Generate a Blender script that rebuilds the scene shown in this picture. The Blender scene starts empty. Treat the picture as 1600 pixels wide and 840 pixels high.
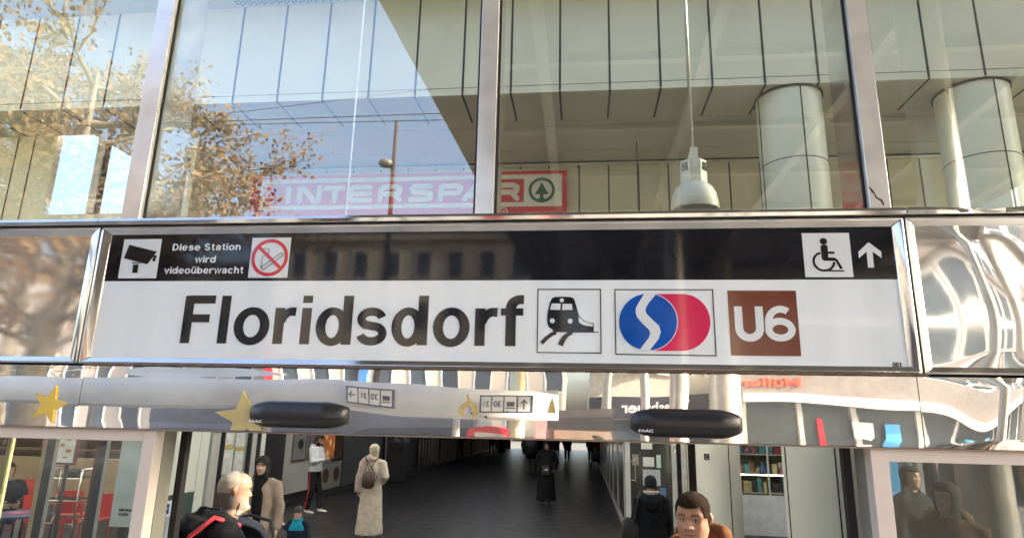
import bpy, bmesh, math, random
from mathutils import Vector, Matrix, noise
PI = math.pi
R = math.radians
sc = bpy.context.scene
C = sc.collection

# ------------------------------------------------------------------ camera, world, sun, exposure
KM = ((0.99398722, 0.10733737, 0.02163531), (-0.00432815, 0.23595095, -0.97175533), (-0.10941053, 0.96581874, 0.23499681))
FPX = 990.0
EYE = Vector((0.0, -2.2, 2.12))
cam = bpy.data.objects.new('camera', bpy.data.cameras.new('camera'))
C.objects.link(cam)
cam.data.sensor_width = 36.0
cam.data.lens = 36.0 * FPX / 1600.0
cam.data.clip_start = 0.05
cam.data.clip_end = 2000.0
kx, ky, kz = (Vector(r) for r in KM)
cam.matrix_world = Matrix(((kx.x, -ky.x, -kz.x, EYE.x), (kx.y, -ky.y, -kz.y, EYE.y), (kx.z, -ky.z, -kz.z, EYE.z), (0, 0, 0, 1)))
sc.camera = cam

SUN_EL, SUN_AZ = R(25), R(76)          # azimuth clockwise from +Y: low sun from the right, just behind the station front
world = bpy.data.worlds.new('World')
sc.world = world
world.use_nodes = True
wn = world.node_tree
bg = wn.nodes['Background']
sky = wn.nodes.new('ShaderNodeTexSky')
sky.sky_type = 'NISHITA'
sky.sun_disc = False
sky.sun_elevation = SUN_EL
sky.sun_rotation = SUN_AZ
sky.air_density = 1.0
sky.dust_density = 7.0
sky.ozone_density = 1.0
wn.links.new(sky.outputs[0], bg.inputs[0])
bg.inputs[1].default_value = 0.15
sl = bpy.data.lights.new('sun', 'SUN')
sl.energy = 3.2
sl.angle = R(0.5)
sl.color = (1.0, 0.91, 0.78)
so = bpy.data.objects.new('sun', sl)
C.objects.link(so)
sdir = Vector((math.sin(SUN_AZ) * math.cos(SUN_EL), math.cos(SUN_AZ) * math.cos(SUN_EL), math.sin(SUN_EL)))
so.rotation_euler = sdir.to_track_quat('Z', 'Y').to_euler()
so.location = sdir * 60
sc.view_settings.view_transform = 'Standard'
sc.view_settings.look = 'None'
sc.view_settings.gamma = 1.0
sc.view_settings.use_curve_mapping = False
sc.view_settings.exposure = 2.5
sc.cycles.max_bounces = 14
sc.cycles.diffuse_bounces = 5
sc.cycles.glossy_bounces = 6
sc.cycles.transparent_max_bounces = 24
sc.cycles.use_denoising = True
sc.cycles.sample_clamp_indirect = 6.0

def PT(x, y, Y=None, Z=None, X=None):
    """the real place seen in the direction of a photograph pixel, on the plane Y=, Z= or X="""
    d = kx * ((x - 800) / FPX) + ky * ((y - 420) / FPX) + kz
    if Y is not None: s = (Y - EYE.y) / d.y
    elif Z is not None: s = (Z - EYE.z) / d.z
    else: s = (X - EYE.x) / d.x
    return EYE + d * s

# ------------------------------------------------------------------ materials
def srgb(c):
    return tuple((v / 12.92 if v <= 0.04045 else ((v + 0.055) / 1.055) ** 2.4) for v in c)
MATS = {}
def mat(name, col, rough=0.6, metal=0.0, var=0.12, scale=6.0, bump=0.0, bscale=40.0, spec=0.5, coat=0.0, emit=0.0, stretch=(1, 1, 1), rvar=0.0, dirt=None):
    if name in MATS: return MATS[name]
    m = bpy.data.materials.new(name)
    m.use_nodes = True
    nt = m.node_tree
    b = nt.nodes['Principled BSDF']
    tc = nt.nodes.new('ShaderNodeTexCoord')
    mp = nt.nodes.new('ShaderNodeMapping')
    mp.inputs['Scale'].default_value = stretch
    nt.links.new(tc.outputs['Object'], mp.inputs[0])
    nz = nt.nodes.new('ShaderNodeTexNoise')
    nz.inputs['Scale'].default_value = scale
    nz.inputs['Detail'].default_value = 6
    nt.links.new(mp.outputs[0], nz.inputs['Vector'])
    cr = nt.nodes.new('ShaderNodeValToRGB')
    lo = tuple(max(0, v * (1 - var)) for v in col); hi = tuple(min(1, v * (1 + var)) for v in col)
    cr.color_ramp.elements[0].position = 0.3; cr.color_ramp.elements[1].position = 0.7
    cr.color_ramp.elements[0].color = lo + (1,); cr.color_ramp.elements[1].color = hi + (1,)
    if dirt:
        e = cr.color_ramp.elements.new(0.22); e.color = tuple(dirt) + (1,)
        cr.color_ramp.elements[0].color = tuple(dirt) + (1,)
        cr.color_ramp.elements[1].position = 0.27
        cr.color_ramp.elements[1].color = lo + (1,)
    nt.links.new(nz.outputs['Fac'], cr.inputs[0])
    nt.links.new(cr.outputs[0], b.inputs['Base Color'])
    b.inputs['Roughness'].default_value = rough
    b.inputs['Metallic'].default_value = metal
    b.inputs['Specular IOR Level'].default_value = spec
    if coat: b.inputs['Coat Weight'].default_value = coat; b.inputs['Coat Roughness'].default_value = 0.03
    if rvar:
        mr = nt.nodes.new('ShaderNodeMapRange')
        mr.inputs['To Min'].default_value = max(0.0, rough - rvar); mr.inputs['To Max'].default_value = rough + rvar
        n3 = nt.nodes.new('ShaderNodeTexNoise'); n3.inputs['Scale'].default_value = scale * 2.3; n3.inputs['Detail'].default_value = 8
        nt.links.new(mp.outputs[0], n3.inputs['Vector'])
        nt.links.new(n3.outputs['Fac'], mr.inputs['Value']); nt.links.new(mr.outputs[0], b.inputs['Roughness'])
    if bump:
        n2 = nt.nodes.new('ShaderNodeTexNoise'); n2.inputs['Scale'].default_value = bscale; n2.inputs['Detail'].default_value = 4
        nt.links.new(mp.outputs[0], n2.inputs['Vector'])
        bp = nt.nodes.new('ShaderNodeBump'); bp.inputs['Strength'].default_value = bump; bp.inputs['Distance'].default_value = 0.01
        nt.links.new(n2.outputs['Fac'], bp.inputs['Height']); nt.links.new(bp.outputs[0], b.inputs['Normal'])
    if emit:
        b.inputs['Emission Strength'].default_value = emit
        nt.links.new(cr.outputs[0], b.inputs['Emission Color'])
    MATS[name] = m
    return m

def glass_mat(name, refl, tint=(0.93, 0.96, 0.95)):
    if name in MATS: return MATS[name]
    m = bpy.data.materials.new(name); m.use_nodes = True
    nt = m.node_tree; nt.nodes.clear()
    out = nt.nodes.new('ShaderNodeOutputMaterial')
    tr = nt.nodes.new('ShaderNodeBsdfTransparent'); tr.inputs[0].default_value = tint + (1,)
    gl = nt.nodes.new('ShaderNodeBsdfGlossy'); gl.inputs['Roughness'].default_value = 0.0
    gl.inputs[0].default_value = (0.97, 0.99, 1.0, 1)
    lw = nt.nodes.new('ShaderNodeLayerWeight'); lw.inputs[0].default_value = 0.5
    fr = nt.nodes.new('ShaderNodeMath'); fr.operation = 'POWER'; fr.inputs[1].default_value = 5.0
    nt.links.new(lw.outputs['Facing'], fr.inputs[0])
    ad = nt.nodes.new('ShaderNodeMath'); ad.operation = 'ADD'; ad.inputs[1].default_value = refl; ad.use_clamp = True
    mx = nt.nodes.new('ShaderNodeMixShader')
    nt.links.new(fr.outputs[0], ad.inputs[0]); nt.links.new(ad.outputs[0], mx.inputs[0])
    nt.links.new(tr.outputs[0], mx.inputs[1]); nt.links.new(gl.outputs[0], mx.inputs[2])
    # faint dust film
    df = nt.nodes.new('ShaderNodeBsdfDiffuse'); df.inputs[0].default_value = (0.6, 0.58, 0.52, 1)
    nz = nt.nodes.new('ShaderNodeTexNoise'); nz.inputs['Scale'].default_value = 3.0; nz.inputs['Detail'].default_value = 9
    tc = nt.nodes.new('ShaderNodeTexCoord'); nt.links.new(tc.outputs['Object'], nz.inputs['Vector'])
    mr = nt.nodes.new('ShaderNodeMapRange'); mr.inputs['From Min'].default_value = 0.35; mr.inputs['From Max'].default_value = 0.8
    mr.inputs['To Min'].default_value = 0.004; mr.inputs['To Max'].default_value = 0.028
    nt.links.new(nz.outputs['Fac'], mr.inputs['Value'])
    m2 = nt.nodes.new('ShaderNodeMixShader')
    nt.links.new(mr.outputs[0], m2.inputs[0]); nt.links.new(mx.outputs[0], m2.inputs[1]); nt.links.new(df.outputs[0], m2.inputs[2])
    nt.links.new(m2.outputs[0], out.inputs[0])
    MATS[name] = m
    return m

def steel_mat(name, rough, base=0.62, scratch=0.12, col=(1.0, 0.985, 0.96), metal=1.0):
    if name in MATS: return MATS[name]
    m = bpy.data.materials.new(name); m.use_nodes = True
    nt = m.node_tree; b = nt.nodes['Principled BSDF']
    b.inputs['Metallic'].default_value = metal
    tc = nt.nodes.new('ShaderNodeTexCoord')
    def nz(scale, sx, sz, det=5):
        mp = nt.nodes.new('ShaderNodeMapping'); mp.inputs['Scale'].default_value = (sx, 1, sz)
        nt.links.new(tc.outputs['Object'], mp.inputs[0])
        n = nt.nodes.new('ShaderNodeTexNoise'); n.inputs['Scale'].default_value = scale; n.inputs['Detail'].default_value = det
        nt.links.new(mp.outputs[0], n.inputs['Vector']); return n
    grime = nz(5.0, 1, 1.6, 9)
    cr = nt.nodes.new('ShaderNodeValToRGB')
    cr.color_ramp.elements[0].position = 0.32; cr.color_ramp.elements[1].position = 0.62
    cr.color_ramp.elements[0].color = tuple(base * 0.86 * c for c in col) + (1,)
    cr.color_ramp.elements[1].color = tuple(base * 1.06 * c for c in col) + (1,)
    nt.links.new(grime.outputs['Fac'], cr.inputs[0]); nt.links.new(cr.outputs[0], b.inputs['Base Color'])
    mr = nt.nodes.new('ShaderNodeMapRange'); mr.inputs['To Min'].default_value = rough * 0.4; mr.inputs['To Max'].default_value = rough * (1.8 if metal > .9 else 1.25)
    g2 = nz(14.0, 1, 4.0 if metal > .9 else 1.2, 8); nt.links.new(g2.outputs['Fac'], mr.inputs['Value']); nt.links.new(mr.outputs[0], b.inputs['Roughness'])
    br = nz(30.0, 0.6, 14.0, 3) if metal > .9 else nz(60.0, 3.0, 0.3, 3)
    bp = nt.nodes.new('ShaderNodeBump'); bp.inputs['Strength'].default_value = scratch; bp.inputs['Distance'].default_value = 0.0006
    nt.links.new(br.outputs['Fac'], bp.inputs['Height']); nt.links.new(bp.outputs[0], b.inputs['Normal'])
    MATS[name] = m
    return m

def vcol_mat(name, rough=0.55, sss=0.0, bump=0.0, bscale=300, sheen=0.0):
    if name in MATS: return MATS[name]
    m = bpy.data.materials.new(name); m.use_nodes = True
    nt = m.node_tree; b = nt.nodes['Principled BSDF']
    a = nt.nodes.new('ShaderNodeAttribute'); a.attribute_name = 'tone'
    n = nt.nodes.new('ShaderNodeTexNoise'); n.inputs['Scale'].default_value = 60; n.inputs['Detail'].default_value = 5
    tc = nt.nodes.new('ShaderNodeTexCoord'); nt.links.new(tc.outputs['Object'], n.inputs['Vector'])
    mr = nt.nodes.new('ShaderNodeMapRange'); mr.inputs['To Min'].default_value = 0.86; mr.inputs['To Max'].default_value = 1.12
    nt.links.new(n.outputs['Fac'], mr.inputs['Value'])
    mx = nt.nodes.new('ShaderNodeVectorMath'); mx.operation = 'SCALE'
    nt.links.new(a.outputs['Color'], mx.inputs[0]); nt.links.new(mr.outputs[0], mx.inputs['Scale'])
    nt.links.new(mx.outputs[0], b.inputs['Base Color'])
    b.inputs['Roughness'].default_value = rough
    if sss:
        b.inputs['Subsurface Weight'].default_value = sss
        b.inputs['Subsurface Radius'].default_value = (0.012, 0.005, 0.003)
        b.inputs['Subsurface Scale'].default_value = 0.5
    if bump:
        n2 = nt.nodes.new('ShaderNodeTexNoise'); n2.inputs['Scale'].default_value = bscale
        nt.links.new(tc.outputs['Object'], n2.inputs['Vector'])
        bp = nt.nodes.new('ShaderNodeBump'); bp.inputs['Strength'].default_value = bump; bp.inputs['Distance'].default_value = 0.002
        nt.links.new(n2.outputs['Fac'], bp.inputs['Height']); nt.links.new(bp.outputs[0], b.inputs['Normal'])
    MATS[name] = m
    return m

STEEL = steel_mat('polished_steel', 0.07, 0.80, 0.06, metal=0.92)
MIRROR = steel_mat('mirror_steel', 0.012, 0.84, 0.006, metal=0.86)
HAZY = steel_mat('hazy_steel', 0.055, 0.86, 0.01, metal=0.84)
DULL = steel_mat('brushed_steel', 0.22, 0.84, 0.08, metal=0.45)
GLASS = glass_mat('upper_glass', 0.165)
GLASSLOW = glass_mat('lower_glass', 0.035)
GLASSR = glass_mat('right_glass', 0.09)
GLASSCLEAR = glass_mat('shop_glass', 0.03)
CLAD = mat('beige_cladding', (0.66, 0.64, 0.535), 0.42, var=0.05, scale=1.2)
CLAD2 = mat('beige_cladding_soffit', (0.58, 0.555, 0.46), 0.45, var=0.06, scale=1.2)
COLM = mat('column_enamel', (0.70, 0.71, 0.62), 0.38, var=0.05, scale=1.0)
JOINT = mat('dark_joint', (0.02, 0.018, 0.015), 0.8)
BLACKG = mat('sign_black', (0.012, 0.013, 0.018), 0.045, var=0.4, scale=5, spec=0.5, rvar=.03)
WHITEG = mat('sign_white', (0.79, 0.86, 0.92), 0.05, var=0.035, scale=1.6, spec=0.5, stretch=(5, 1, .5), rvar=.03)
WHITEP = mat('pictogram_white', (0.70, 0.76, 0.81), 0.06, var=0.015, spec=0.5)
BLACKL = mat('lettering_black', (0.016, 0.016, 0.02), 0.05, spec=0.5)
REDP = mat('sign_red', (0.62, 0.03, 0.05), 0.08)
BLUEP = mat('logo_blue', (0.0, 0.085, 0.46), 0.07)
PINKP = mat('logo_pink', (0.66, 0.018, 0.10), 0.07)
BROWNP = mat('line_brown', (0.165, 0.045, 0.028), 0.09)
RUBBER = mat('black_gasket', (0.012, 0.012, 0.013), 0.6)
FRAMEP = mat('taupe_powder_coat', (0.74, 0.66, 0.61), 0.38, var=0.04, scale=3)
FRAMES = mat('grey_green_coat', (0.24, 0.24, 0.21), 0.42, var=0.05, scale=3)
WHITEM = mat('white_paint', (0.72, 0.72, 0.70), 0.5, var=0.04)
CONC = mat('plaza_paving', (0.20, 0.19, 0.18), 0.8, var=0.2, scale=2.0, bump=0.2)
DARKM = mat('dark_grey_paint', (0.05, 0.05, 0.052), 0.5)
CHROME = steel_mat('chrome_tube', 0.1, 0.75, 0.02)

# ------------------------------------------------------------------ mesh helpers
def finish(name, bm, m, parent=None, smooth=False, bevel=0.0, autos=False):
    bmesh.ops.recalc_face_normals(bm, faces=bm.faces)
    me = bpy.data.meshes.new(name)
    bm.to_mesh(me); bm.free()
    if m is not None:
        for q in (m if isinstance(m, (list, tuple)) else [m]): me.materials.append(q)
    if smooth:
        for p in me.polygons: p.use_smooth = True
    o = bpy.data.objects.new(name, me)
    C.objects.link(o)
    if parent is not None: o.parent = parent
    if bevel:
        b = o.modifiers.new('bevel', 'BEVEL'); b.width = bevel; b.segments = 2; b.limit_method = 'ANGLE'; b.angle_limit = R(40)
    if autos:
        for p in me.polygons: p.use_smooth = True
        try: me.set_sharp_from_angle(angle=R(35))
        except Exception: pass
    return o
def tag(o, label=None, cat=None, group=None, kind=None):
    if label: o['label'] = label
    if cat: o['category'] = cat
    if group: o['group'] = group
    if kind: o['kind'] = kind
    return o
def thing(name, loc, label, cat, group=None, rz=0.0, kind=None):
    o = bpy.data.objects.new(name, None)
    o.empty_display_size = 0.1
    o.location = loc; o.rotation_euler = (0, 0, rz)
    C.objects.link(o)
    return tag(o, label, cat, group, kind)
def BM(): return bmesh.new()
def box(bm, x0, x1, y0, y1, z0, z1, mi=0):
    vs = [bm.verts.new((x, y, z)) for x in (x0, x1) for y in (y0, y1) for z in (z0, z1)]
    for f in ((0, 1, 3, 2), (4, 6, 7, 5), (0, 4, 5, 1), (2, 3, 7, 6), (0, 2, 6, 4), (1, 5, 7, 3)):
        fc = bm.faces.new([vs[i] for i in f]); fc.material_index = mi
def prism(bm, pts, y0, y1, mi=0):
    """polygon in the x-z plane, from y0 (front) to y1 (back)"""
    n = len(pts)
    a = [bm.verts.new((p[0], y0, p[1])) for p in pts]; b = [bm.verts.new((p[0], y1, p[1])) for p in pts]
    fs = [bm.faces.new(a), bm.faces.new(b[::-1])]
    for f_ in fs: f_.normal_update()
    for i in range(n): fs.append(bm.faces.new((a[i], b[i], b[(i + 1) % n], a[(i + 1) % n])))
    for f in fs: f.material_index = mi
    if n > 4 or True: bmesh.ops.triangulate(bm, faces=fs[:2])
def zprism(bm, pts, z0, z1, mi=0):
    n = len(pts)
    a = [bm.verts.new((p[0], p[1], z0)) for p in pts]; b = [bm.verts.new((p[0], p[1], z1)) for p in pts]
    fs = [bm.faces.new(a), bm.faces.new(b[::-1])]
    for f_ in fs: f_.normal_update()
    for i in range(n): fs.append(bm.faces.new((a[i], b[i], b[(i + 1) % n], a[(i + 1) % n])))
    for f in fs: f.material_index = mi
def stroke(bm, pts, w, y0, y1, closed=False, rnd=False, mi=0):
    """a stroke of width w (number or list) along pts in the x-z plane"""
    n = len(pts)
    ws = w if isinstance(w, (list, tuple)) else [w] * n
    L, Rr = [], []
    for i in range(n):
        if closed: a, b = pts[i - 1], pts[(i + 1) % n]; c = pts[i]
        else: a, b = pts[max(0, i - 1)], pts[min(n - 1, i + 1)]; c = pts[i]
        d1 = Vector((c[0] - a[0], c[1] - a[1])); d2 = Vector((b[0] - c[0], b[1] - c[1]))
        if d1.length < 1e-9: d1 = d2
        if d2.length < 1e-9: d2 = d1
        d1.normalize(); d2.normalize(); t = d1 + d2
        if t.length < 1e-6: t = d1
        t.normalize(); nv = Vector((-t.y, t.x)); k = min(1.6, 1 / max(0.3, nv.dot(Vector((-d1.y, d1.x)))))
        h = ws[i] / 2 * k
        L.append((c[0] + nv.x * h, c[1] + nv.y * h)); Rr.append((c[0] - nv.x * h, c[1] - nv.y * h))
    V = [[bm.verts.new((p[0], y, p[1])) for p in S] for y in (y0, y1) for S in (L, Rr)]
    m = n if closed else n - 1
    for i in range(m):
        j = (i + 1) % n
        for q in ((V[0][i], V[0][j], V[1][j], V[1][i]), (V[2][i], V[3][i], V[3][j], V[2][j]), (V[0][i], V[2][i], V[2][j], V[0][j]), (V[1][i], V[1][j], V[3][j], V[3][i])):
            bm.faces.new(q).material_index = mi
    if not closed:
        for i in (0, n - 1): bm.faces.new((V[0][i], V[1][i], V[3][i], V[2][i])).material_index = mi
    if rnd and not closed:
        for i in (0, n - 1): disc(bm, pts[i][0], pts[i][1], ws[i] / 2, y0 + 0.0002 * (i > 0), y1, 14, mi=mi)
def disc(bm, cx, cz, r, y0, y1, n=28, ry=None, mi=0):
    ry = ry or r
    prism(bm, [(cx + r * math.cos(2 * PI * i / n), cz + ry * math.sin(2 * PI * i / n)) for i in range(n)], y0, y1, mi)
def arc(cx, cy, rx, ry, a0, a1, n=16):
    return [(cx + rx * math.cos(R(a0 + (a1 - a0) * i / n)), cy + ry * math.sin(R(a0 + (a1 - a0) * i / n))) for i in range(n + 1)]
def tube(bm, pts, rad, seg=12, ref=(0, 0, 1), cap=True, mi=0):
    """closed tube along 3-D points; rad: number, list of numbers or of (side, depth) pairs"""
    P = [Vector(p) for p in pts]; n = len(P)
    rads = rad if isinstance(rad, (list, tuple)) and len(rad) == n and not (n == 2 and False) else [rad] * n
    ref = Vector(ref); rings = []
    pu = None
    for i in range(n):
        t = (P[min(i + 1, n - 1)] - P[max(i - 1, 0)])
        if t.length < 1e-9: t = Vector((0, 0, 1))
        t.normalize()
        r0 = ref if abs(t.dot(ref)) < 0.97 else Vector((0, 1, 0)) if abs(t.y) < 0.9 else Vector((1, 0, 0))
        u = t.cross(r0).normalized()
        if pu is not None and u.dot(pu) < 0: u = -u
        if pu is not None:
            u2 = pu - t * pu.dot(t)
            if u2.length > 1e-4: u = u2.normalized()
        pu = u
        v = t.cross(u).normalized()
        a, b = rads[i] if isinstance(rads[i], (tuple, list)) else (rads[i], rads[i])
        rings.append([bm.verts.new(P[i] + u * (a * math.cos(2 * PI * k / seg)) + v * (b * math.sin(2 * PI * k / seg))) for k in range(seg)])
    for i in range(n - 1):
        for k in range(seg):
            bm.faces.new((rings[i][k], rings[i][(k + 1) % seg], rings[i + 1][(k + 1) % seg], rings[i + 1][k])).material_index = mi
    if cap:
        bm.faces.new(rings[0][::-1]).material_index = mi; bm.faces.new(rings[-1]).material_index = mi
def lathe(bm, prof, cx=0, cy=0, seg=32, mi=0):
    rings = [[bm.verts.new((cx + r * math.cos(2 * PI * k / seg), cy + r * math.sin(2 * PI * k / seg), z)) for k in range(seg)] for r, z in prof]
    for i in range(len(rings) - 1):
        for k in range(seg):
            bm.faces.new((rings[i][k], rings[i][(k + 1) % seg], rings[i + 1][(k + 1) % seg], rings[i + 1][k])).material_index = mi
def text(name, s, size, m, parent, loc, rot=(R(90), 0, 0), bold=0.0, ext=0.001, align='CENTER', sx=1.0):
    cu = bpy.data.curves.new(name, 'FONT'); cu.body = s; cu.size = size; cu.extrude = ext; cu.offset = bold
    cu.align_x = align; cu.align_y = 'CENTER'
    to = bpy.data.objects.new('tmp', cu); C.objects.link(to)
    bpy.context.view_layer.update()
    me = bpy.data.meshes.new_from_object(to.evaluated_get(bpy.context.evaluated_depsgraph_get()))
    bpy.data.objects.remove(to); bpy.data.curves.remove(cu)
    me.materials.clear(); me.materials.append(m)
    o = bpy.data.objects.new(name, me); C.objects.link(o)
    o.parent = parent; o.location = loc; o.rotation_euler = rot; o.scale = (sx, 1, 1)
    return o

# ------------------------------------------------------------------ grotesque glyphs (cap height 1)
def ring(cx, cy, rx, ry, a0=0, a1=360, n=36, wh=0.19, wv=0.15):
    p = arc(cx, cy, rx, ry, a0, a1, n)
    ws = [math.hypot(wh * math.cos(R(a0 + (a1 - a0) * i / n)), wv * math.sin(R(a0 + (a1 - a0) * i / n))) for i in range(n + 1)]
    return p, ws
def G(ch):
    w = 0.19; X = 0.745
    S = []
    def st(p, ww=w, c=False): S.append((p, ww, c))
    if ch == 'F': st([(.1, 0), (.1, 1)]); st([(.1, .92), (.64, .92)], .16); st([(.1, .52), (.56, .52)], .155); return S, .70
    if ch == 'l': st([(.095, 0), (.095, 1)]); return S, .19
    if ch in 'iü1':
        if ch == 'i': st([(.095, 0), (.095, X)]); st([(.095, .85), (.095, 1)]); return S, .19
        if ch == '1': st([(.34, 0), (.34, 1)]); st([(.08, .76), (.28, .80), (.34, .97)], .12); return S, .5
    if ch in 'odbce':
        if ch == 'o': p, ws = ring(.365, .365, .275, .315); st(p[:-1], ws[:-1], True); return S, .73
        if ch == 'd': p, ws = ring(.33, .365, .235, .315); st(p[:-1], ws[:-1], True); st([(.63, 0), (.63, 1)]); return S, .725
        if ch == 'b': p, ws = ring(.395, .365, .235, .315); st(p[:-1], ws[:-1], True); st([(.095, 0), (.095, 1)]); return S, .725
        if ch == 'c': p, ws = ring(.35, .365, .26, .315, 38, 322); st(p, ws); return S, .68
        p, ws = ring(.35, .365, .26, .315, 2, 325); st(p, ws); st([(.1, .345), (.66, .345)], .12); return S, .70
    if ch == 'r': st([(.095, 0), (.095, X)]); p = arc(.40, .36, .27, .31, 165, 88, 12); st(p + [(.50, .665)], [.13] + [.16] * (len(p) - 1) + [.17]); return S, .50
    if ch == 'f': st([(.215, 0), (.215, .80)]); p = arc(.43, .74, .215, .185, 178, 92, 10); st(p + [(.49, .922)], [w] * 6 + [.17] * (len(p) - 5)); st([(0, .675), (.48, .675)], .135); return S, .49
    if ch == 's':
        p = arc(.33, .525, .22, .148, 12, 235, 18) + arc(.34, .225, .235, .155, 62, -168, 20)
        st(p, .158); return S, .66
    if ch == 'S':
        p = arc(.37, .72, .255, .205, 15, 240, 18) + arc(.38, .285, .275, .21, 62, -168, 20)
        st(p, .165); return S, .76
    if ch == 'D': st([(.1, 0), (.1, 1)]); st([(.1, .92), (.32, .92)] + arc(.34, .5, .34, .42, 88, -88, 16) + [(.1, .08)], .17); return S, .80
    if ch == 't': st([(.22, .95), (.22, .22)] + arc(.35, .2, .13, .12, 185, 265, 5) + [(.42, .08)], .17); st([(0, .675), (.42, .675)], .13); return S, .44
    if ch == 'a':
        p, ws = ring(.29, .22, .20, .16); st(p[:-1], .14, True)
        st([(.1, .53)] + arc(.33, .50, .22, .175, 160, 20, 12) + [(.56, .4), (.56, 0)], .16); return S, .66
    if ch in 'nh': st([(.095, 0), (.095, X if ch == 'n' else 1)]); st(arc(.34, .40, .22, .275, 170, 0, 14) + [(.56, 0)], .17); return S, .66
    if ch in 'uü':
        st([(.56, X), (.56, 0)], .18); st([(.1, X), (.1, .30)] + arc(.32, .32, .22, .265, 185, 350, 14), .17)
        if ch == 'ü': st([(.2, .85), (.2, 1)], .15); st([(.47, .85), (.47, 1)], .15)
        return S, .66
    if ch == 'v': st([(.07, X), (.33, .02), (.59, X)], .17); return S, .66
    if ch == 'w': st([(.06, X), (.25, .02), (.46, X), (.67, .02), (.86, X)], .155); return S, .93
    if ch == '0': p, ws = ring(.30, .5, .22, .43); st(p[:-1], ws[:-1], True); return S, .6
    if ch == 'U': st([(.1, 1), (.1, .36)] + arc(.40, .36, .30, .285, 180, 360, 22) + [(.70, .36), (.70, 1)], .19); return S, .80
    if ch == '6': p, ws = ring(.37, .32, .275, .245); st(p[:-1], .17, True); st(arc(.40, .52, .30, .40, 55, 185, 22) + [(.10, .38)], .17); return S, .74
    return S, .35
WS = 1.07
def glyph(bm, ch, x0, z0, cap, y0, y1, sx=1.0):
    S, adv = G(ch)
    for k, (p, w, c) in enumerate(S):
        w = [v * WS for v in w] if isinstance(w, (list, tuple)) else w * WS
        ww = [v * cap for v in w] if isinstance(w, (list, tuple)) else w * cap
        stroke(bm, [(x0 + a * cap * sx, z0 + b * cap) for a, b in p], ww, y0 - 0.00012 * k, y1, closed=c)
    return adv * cap * sx
def word(bm, s, xa, xb, z0, cap, y0, y1, gap=.09):
    tot = sum(G(c)[1] if c != ' ' else .3 for c in s) + gap * (len(s) - 1)
    k = (xb - xa) / (tot * cap); x = xa
    for c in s:
        if c == ' ': x += (.3 + gap) * cap * k; continue
        glyph(bm, c, x, z0, cap, y0, y1, k); x += (G(c)[1] + gap) * cap * k
DKG = mat('near_black_panel', (0.03, 0.03, 0.032), .4)
# ================================================================== SETTING: ground
b = BM(); box(b, -400, 400, -400, 400, -0.3, 0.0)
tag(finish('ground', b, mat('asphalt_ground', (0.16, 0.155, 0.15), 0.85, var=0.2, scale=0.4)), kind='structure')
b = BM(); box(b, -24, 20, -30, 0.0, 0.0, 0.004)
def tilemat(name, col, tw, th, rough, spec=.5, gap=(0.05, 0.05, 0.05), var=0.15):
    m = mat(name, col, rough, var=var, scale=1.5, spec=spec, rvar=min(0.12, rough * 0.5))
    nt = m.node_tree; bs = nt.nodes['Principled BSDF']
    br = nt.nodes.new('ShaderNodeTexBrick'); tc = nt.nodes.new('ShaderNodeTexCoord')
    br.inputs['Scale'].default_value = 1.0; br.inputs['Brick Width'].default_value = tw; br.inputs['Row Height'].default_value = th
    br.inputs['Mortar Size'].default_value = 0.006
    br.inputs['Color1'].default_value = (1, 1, 1, 1); br.inputs['Color2'].default_value = (0.78, 0.78, 0.8, 1); br.inputs['Mortar'].default_value = (0.35, 0.35, 0.35, 1)
    nt.links.new(tc.outputs['Object'], br.inputs['Vector'])
    src = bs.inputs['Base Color'].links[0].from_socket
    mx = nt.nodes.new('ShaderNodeMix'); mx.data_type = 'RGBA'; mx.blend_type = 'MULTIPLY'; mx.inputs[0].default_value = 1.0
    nt.links.new(src, mx.inputs[6]); nt.links.new(br.outputs['Color'], mx.inputs[7]); nt.links.new(mx.outputs[2], bs.inputs['Base Color'])
    return m
tag(finish('plaza_paving', b, tilemat('plaza_slabs', (0.30, 0.295, 0.285), 0.8, 0.4, 0.8)), kind='structure')
b = BM(); box(b, -16, 16, 0.0, 52, 0.0, 0.008)
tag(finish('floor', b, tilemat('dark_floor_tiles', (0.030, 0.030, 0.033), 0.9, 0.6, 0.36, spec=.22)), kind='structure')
b = BM(); box(b, -16, 12, 52, 110, 0.0, 0.012)
tag(finish('pavement', b, mat('far_pavement', (0.10, 0.10, 0.095), 0.9, spec=.1)), kind='structure')

# ================================================================== FACADE
def wavy(x0, x1, z0, z1, y, nx, nz, amp, seed, freq=(1.6, 2.5), back=0.02, fn=None):
    """one buckled sheet of steel: a grid standing in the x-z plane with a folded back edge"""
    b = BM(); g = []
    for i in range(nx + 1):
        row = []
        for j in range(nz + 1):
            x = x0 + (x1 - x0) * i / nx; z = z0 + (z1 - z0) * j / nz
            ex = min(1, min(i, nx - i) / (nx * 0.06)); ez = min(1, min(j, nz - j) / (nz * 0.12))
            d = amp * noise.noise(Vector((x * freq[0] + seed, z * freq[1], seed * 1.7))) + amp * 0.3 * noise.noise(Vector((x * freq[0] * 2.7 + seed, z * freq[1] * 2.2, 7.1)))
            if fn: d += fn(x, z)
            row.append(b.verts.new((x, y + d * (0.35 + 0.65 * min(ex, ez)), z)))
        g.append(row)
    for i in range(nx):
        for j in range(nz): b.faces.new((g[i][j], g[i + 1][j], g[i + 1][j + 1], g[i][j + 1]))
    edge = [g[i][0] for i in range(nx + 1)] + [g[nx][j] for j in range(1, nz + 1)] + [g[i][nz] for i in range(nx - 1, -1, -1)] + [g[0][j] for j in range(nz - 1, 0, -1)]
    bk = [b.verts.new((v.co.x, y + back, v.co.z)) for v in edge]
    for i in range(len(edge)):
        j = (i + 1) % len(edge); b.faces.new((edge[i], bk[i], bk[j], edge[j]))
    return b
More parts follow.
